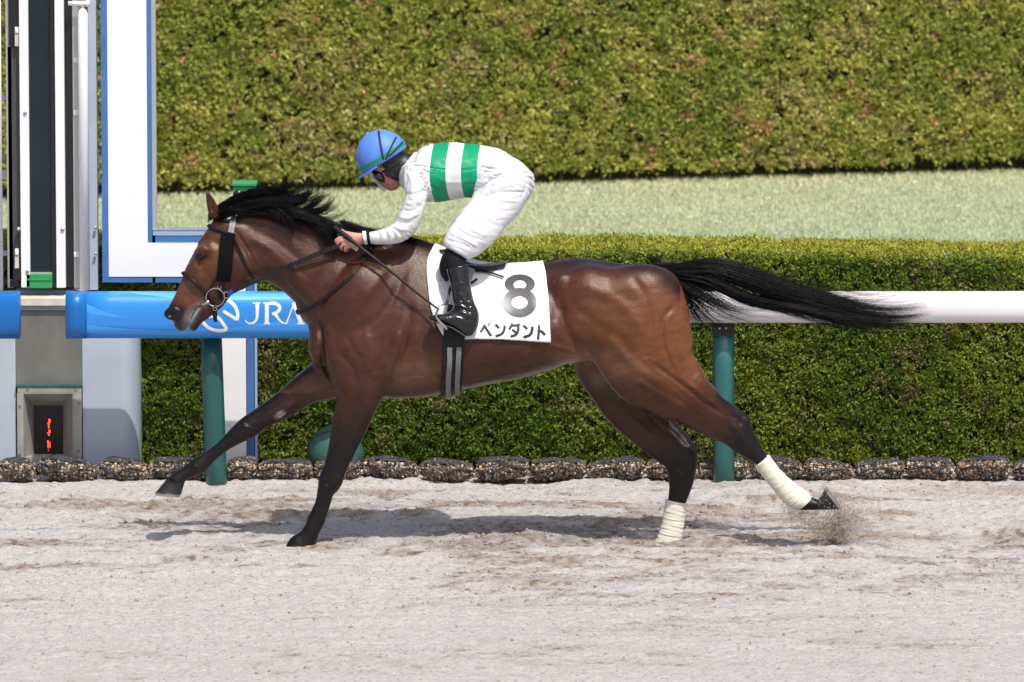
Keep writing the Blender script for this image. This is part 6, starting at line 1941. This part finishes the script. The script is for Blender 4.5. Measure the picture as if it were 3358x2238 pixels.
# ------------------------------------------------------------------ gravel bags
bounds = [-100, -4, 122, 322, 485, 745, 845, 1030, 1188, 1376, 1558, 1738, 1922, 2118, 2290, 2460, 2633, 2802, 2966, 3132, 3318, 3490]
bagpal = np.array([(.34, .27, .20), (.15, .11, .08), (.28, .16, .08), (.46, .40, .31), (.08, .075, .07), (.32, .18, .11), (.12, .12, .13), (.20, .15, .11), (.55, .46, .34), (.10, .08, .06)])
def stone_proto():
    bm = bmesh.new(); bmesh.ops.create_icosphere(bm, subdivisions=1, radius=1.0)
    v = np.array([x.co[:] for x in bm.verts]); f = np.array([[q.index for q in x.verts] for x in bm.faces]); bm.free(); return v, f
SV, SF = stone_proto()
where = ['', 'cut by the left edge of the picture', 'below the left side of the cabinet display', 'under the right blue cabinet panel', 'right of the cabinet, behind the raised front hoof',
         'between raised leg and leaning post', 'right of the white board leg, left of the dome', 'in front of the green dome', 'just right of the green dome',
         'second to the right of the dome', 'third to the right of the dome', 'below the horse belly in the middle of the row', 'below the flank, left of the upright hind leg', 'directly left of the upright hind leg',
         'partly behind the upright hind leg', 'left against the right green post', 'right of the green post, under the stretched hind leg', 'behind the bandage of the stretched hind leg', 'above the kicked up sand',
         'second from the right edge, beyond the flying sand', 'near the right edge of the picture', 'cut by the right edge of the picture']
def bag(i, x0, x1):
    r = np.random.default_rng(300 + i)
    yc = 2.245 + r.normal() * .012; a, b_ = at(x0, 1550, yc)[0], at(x1, 1550, yc)[0]
    L = (b_ - a) / 2 * .985; cx = (a + b_) / 2; H = .060 * r.uniform(.93, 1.07); D = .115
    tl = r.normal() * .03
    root = empty('gravel_bag', (cx, yc, 0), 'black net bag of brown gravel ' + where[i], 'gravel bag', 'gravel filled net bags along the rail')
    def surf(u, v, g=1.0):
        # u along (-1..1), v round
        e = (1 - abs(u) ** 3.2) ** .42
        x = cx + u * L * (1 + .0 * v); sag = 1 + .08 * math.sin(u * 3 + i) + .03 * math.sin(u * 9 + 2 * i)
        return np.array((x, yc - math.sin(v) * D * e * g * sag, H * .92 + tl * u * L * 2 + math.cos(v) * H * e * g * sag))
    nu, nv = 22, 20; V = [surf(-1 + 2 * p / (nu - 1), 2 * math.pi * k / nv, .93) for p in range(nu) for k in range(nv)]
    F = [(p * nv + k, p * nv + (k + 1) % nv, (p + 1) * nv + (k + 1) % nv, (p + 1) * nv + k) for p in range(nu - 1) for k in range(nv)]
    put('fill', mk('fill', V, F), M['bagcore'], root)
    Vs = []; Fs = []; Cs = []; nb = 0
    for k in range(560):
        u = r.uniform(-.97, .97); v = r.uniform(-.15, 2.7)
        p = surf(u, v, .93); s = r.uniform(.005, .0105) if r.random() < .85 else .013
        q, _ = np.linalg.qr(r.normal(size=(3, 3)))
        vv = (SV * (s * np.array((1, r.uniform(.6, .95), r.uniform(.5, .8))))) @ q + p
        Vs.append(vv); Fs.append(SF + nb); nb += len(SV); c = bagpal[r.integers(0, len(bagpal))] * r.uniform(.95, 1.6)
        if math.cos(v) > .75: c = c * .35 + np.array((.03, .03, .032)) * .65       # stones near the top are blended towards near black
        Cs.append(np.tile(c, (len(SV), 1)))
    o = put('stones', mk('stones', np.vstack(Vs), np.vstack(Fs), np.vstack(Cs)), M['stone'], root, False); o['kind'] = 'stuff'
    m = MB()
    # net: cords round and along, the gathered black hem on top
    for v in np.linspace(-.6, 2.4, 15):
        m.tube([surf(u, v, 1.06) for u in np.linspace(-.97, .97, 12)], .0012, 3, cap=False)
    for u in np.linspace(-.95, .95, max(8, int(L * 2 / .019))):
        m.tube([surf(u, v, 1.06) for v in np.linspace(-.7, 2.6, 8)], .0012, 3, cap=False)
    o = m.build('net', M['net'], root); o['kind'] = 'stuff'
    m = MB(); m.tube([surf(u, 1.35 + .25 * math.sin(u * 4 + i), 1.09) for u in np.linspace(-.97, .97, 14)], .0042, 6); m.build('draw_cord', M['net'], root, True)
    K = 12; V = []; 
    for u in np.linspace(-.95, .95, 20):
        for v in np.linspace(-.9, .58 + .14 * math.sin(u * 5 + i), K): V.append(surf(u, v, 1.045 + .008 * math.sin(9 * u + 3 * v + i)))
    F = [(p * K + k, p * K + k + 1, (p + 1) * K + k + 1, (p + 1) * K + k) for p in range(19) for k in range(K - 1)]
    put('net_fold', mk('net_fold', V, F), M['fold'], root)
for i in range(1, len(bounds) - 1):
    bag(i, bounds[i] , bounds[i + 1])

# ------------------------------------------------------------------ flying sand
def spray():
    r = np.random.default_rng(77); P = []; S = []
    def blob(n, c, sd, s, sh=0):
        n = int(n * .8); q = r.normal(size=(n, 3)) * np.array(sd)
        cc_ = r.normal(size=(9, 3)) * np.array(sd) * 1.1; m_ = r.random(n) < .55
        q[m_] = q[m_] * .28 + cc_[r.integers(0, 9, m_.sum())]
        if sh: q[:, 2] += sh * q[:, 0]
        P.append(np.array(c) + q); S.append(r.uniform(.6, 1.5, n) * s)
    A = lambda x, y, Y=-.09: at(x, y, Y)
    for t in np.linspace(0, 1, 30):                       # lip thrown forward under the hoof
        c = A(2575 + 175 * t, 1668 + 55 * math.sin(t * 1.9) + 18 * t); blob(int(110 + 170 * t), c, (.022, .05, .014 + .022 * t), .0021)
    for t in np.linspace(0, 1, 30):                       # column rising from the print
        c = A(2748 + 14 * t + 26 * t * t, 1775 - 115 * t); blob(int(420 * (1 - .45 * t)), c, (.010 + .050 * t, .03 + .05 * t, .016 + .01 * t), .0023)
    blob(2400, A(2815, 1715), (.075, .07, .045), .0020, -.3); blob(2200, A(2890, 1752), (.13, .10, .045), .0016, -.25)
    blob(1500, A(2730, 1722), (.075, .06, .026), .0022); blob(900, A(2970, 1775), (.16, .12, .025), .0014)
    for t in np.linspace(0, 1, 20):                       # plume off the sole
        c = A(2700 + 55 * t, 1596 + 66 * t); blob(int(50 + 110 * t), c, (.010 + .012 * t, .025, .012 + .014 * t), .0019)
    blob(500, A(2690, 1640), (.030, .02, .022), .0018)
    for t in np.linspace(0, 1, 16):                       # thin skirt in front of the planted hind hoof
        c = at(2040 + 125 * t, 1722 + 52 * t, .10); blob(50, c, (.012, .03, .007), .0016)
    blob(200, at(2255, 1780, .05), (.05, .04, .012), .0018)
    P = np.vstack(P); S = np.concatenate(S); ok = P[:, 2] > .0; P, S = P[ok], S[ok]; n = len(P)
    T = np.array([(1, 1, 1), (1, -1, -1), (-1, 1, -1), (-1, -1, 1)], float) * .6
    rot = np.linalg.qr(r.normal(size=(64, 3, 3)))[0][r.integers(0, 64, n)]
    V = (np.einsum('ij,njk->nik', T, rot) * S[:, None, None] + P[:, None]).reshape(-1, 3)
    F = (np.array([(0, 1, 2), (0, 3, 1), (0, 2, 3), (1, 3, 2)])[None] + 4 * np.arange(n)[:, None, None]).reshape(-1, 3)
    w = r.random(n)[:, None]; c = np.array((.36, .30, .24)) * (1 - w) + np.array((.62, .56, .50)) * w
    o = put('sand_spray', mk('sand_spray', V, F, np.repeat(c, 4, 0)), M['grain'], None, False)
    tag(o, 'cloud of sand grains kicked up by the trailing hind hoof', 'sand spray', kind='stuff')
spray()
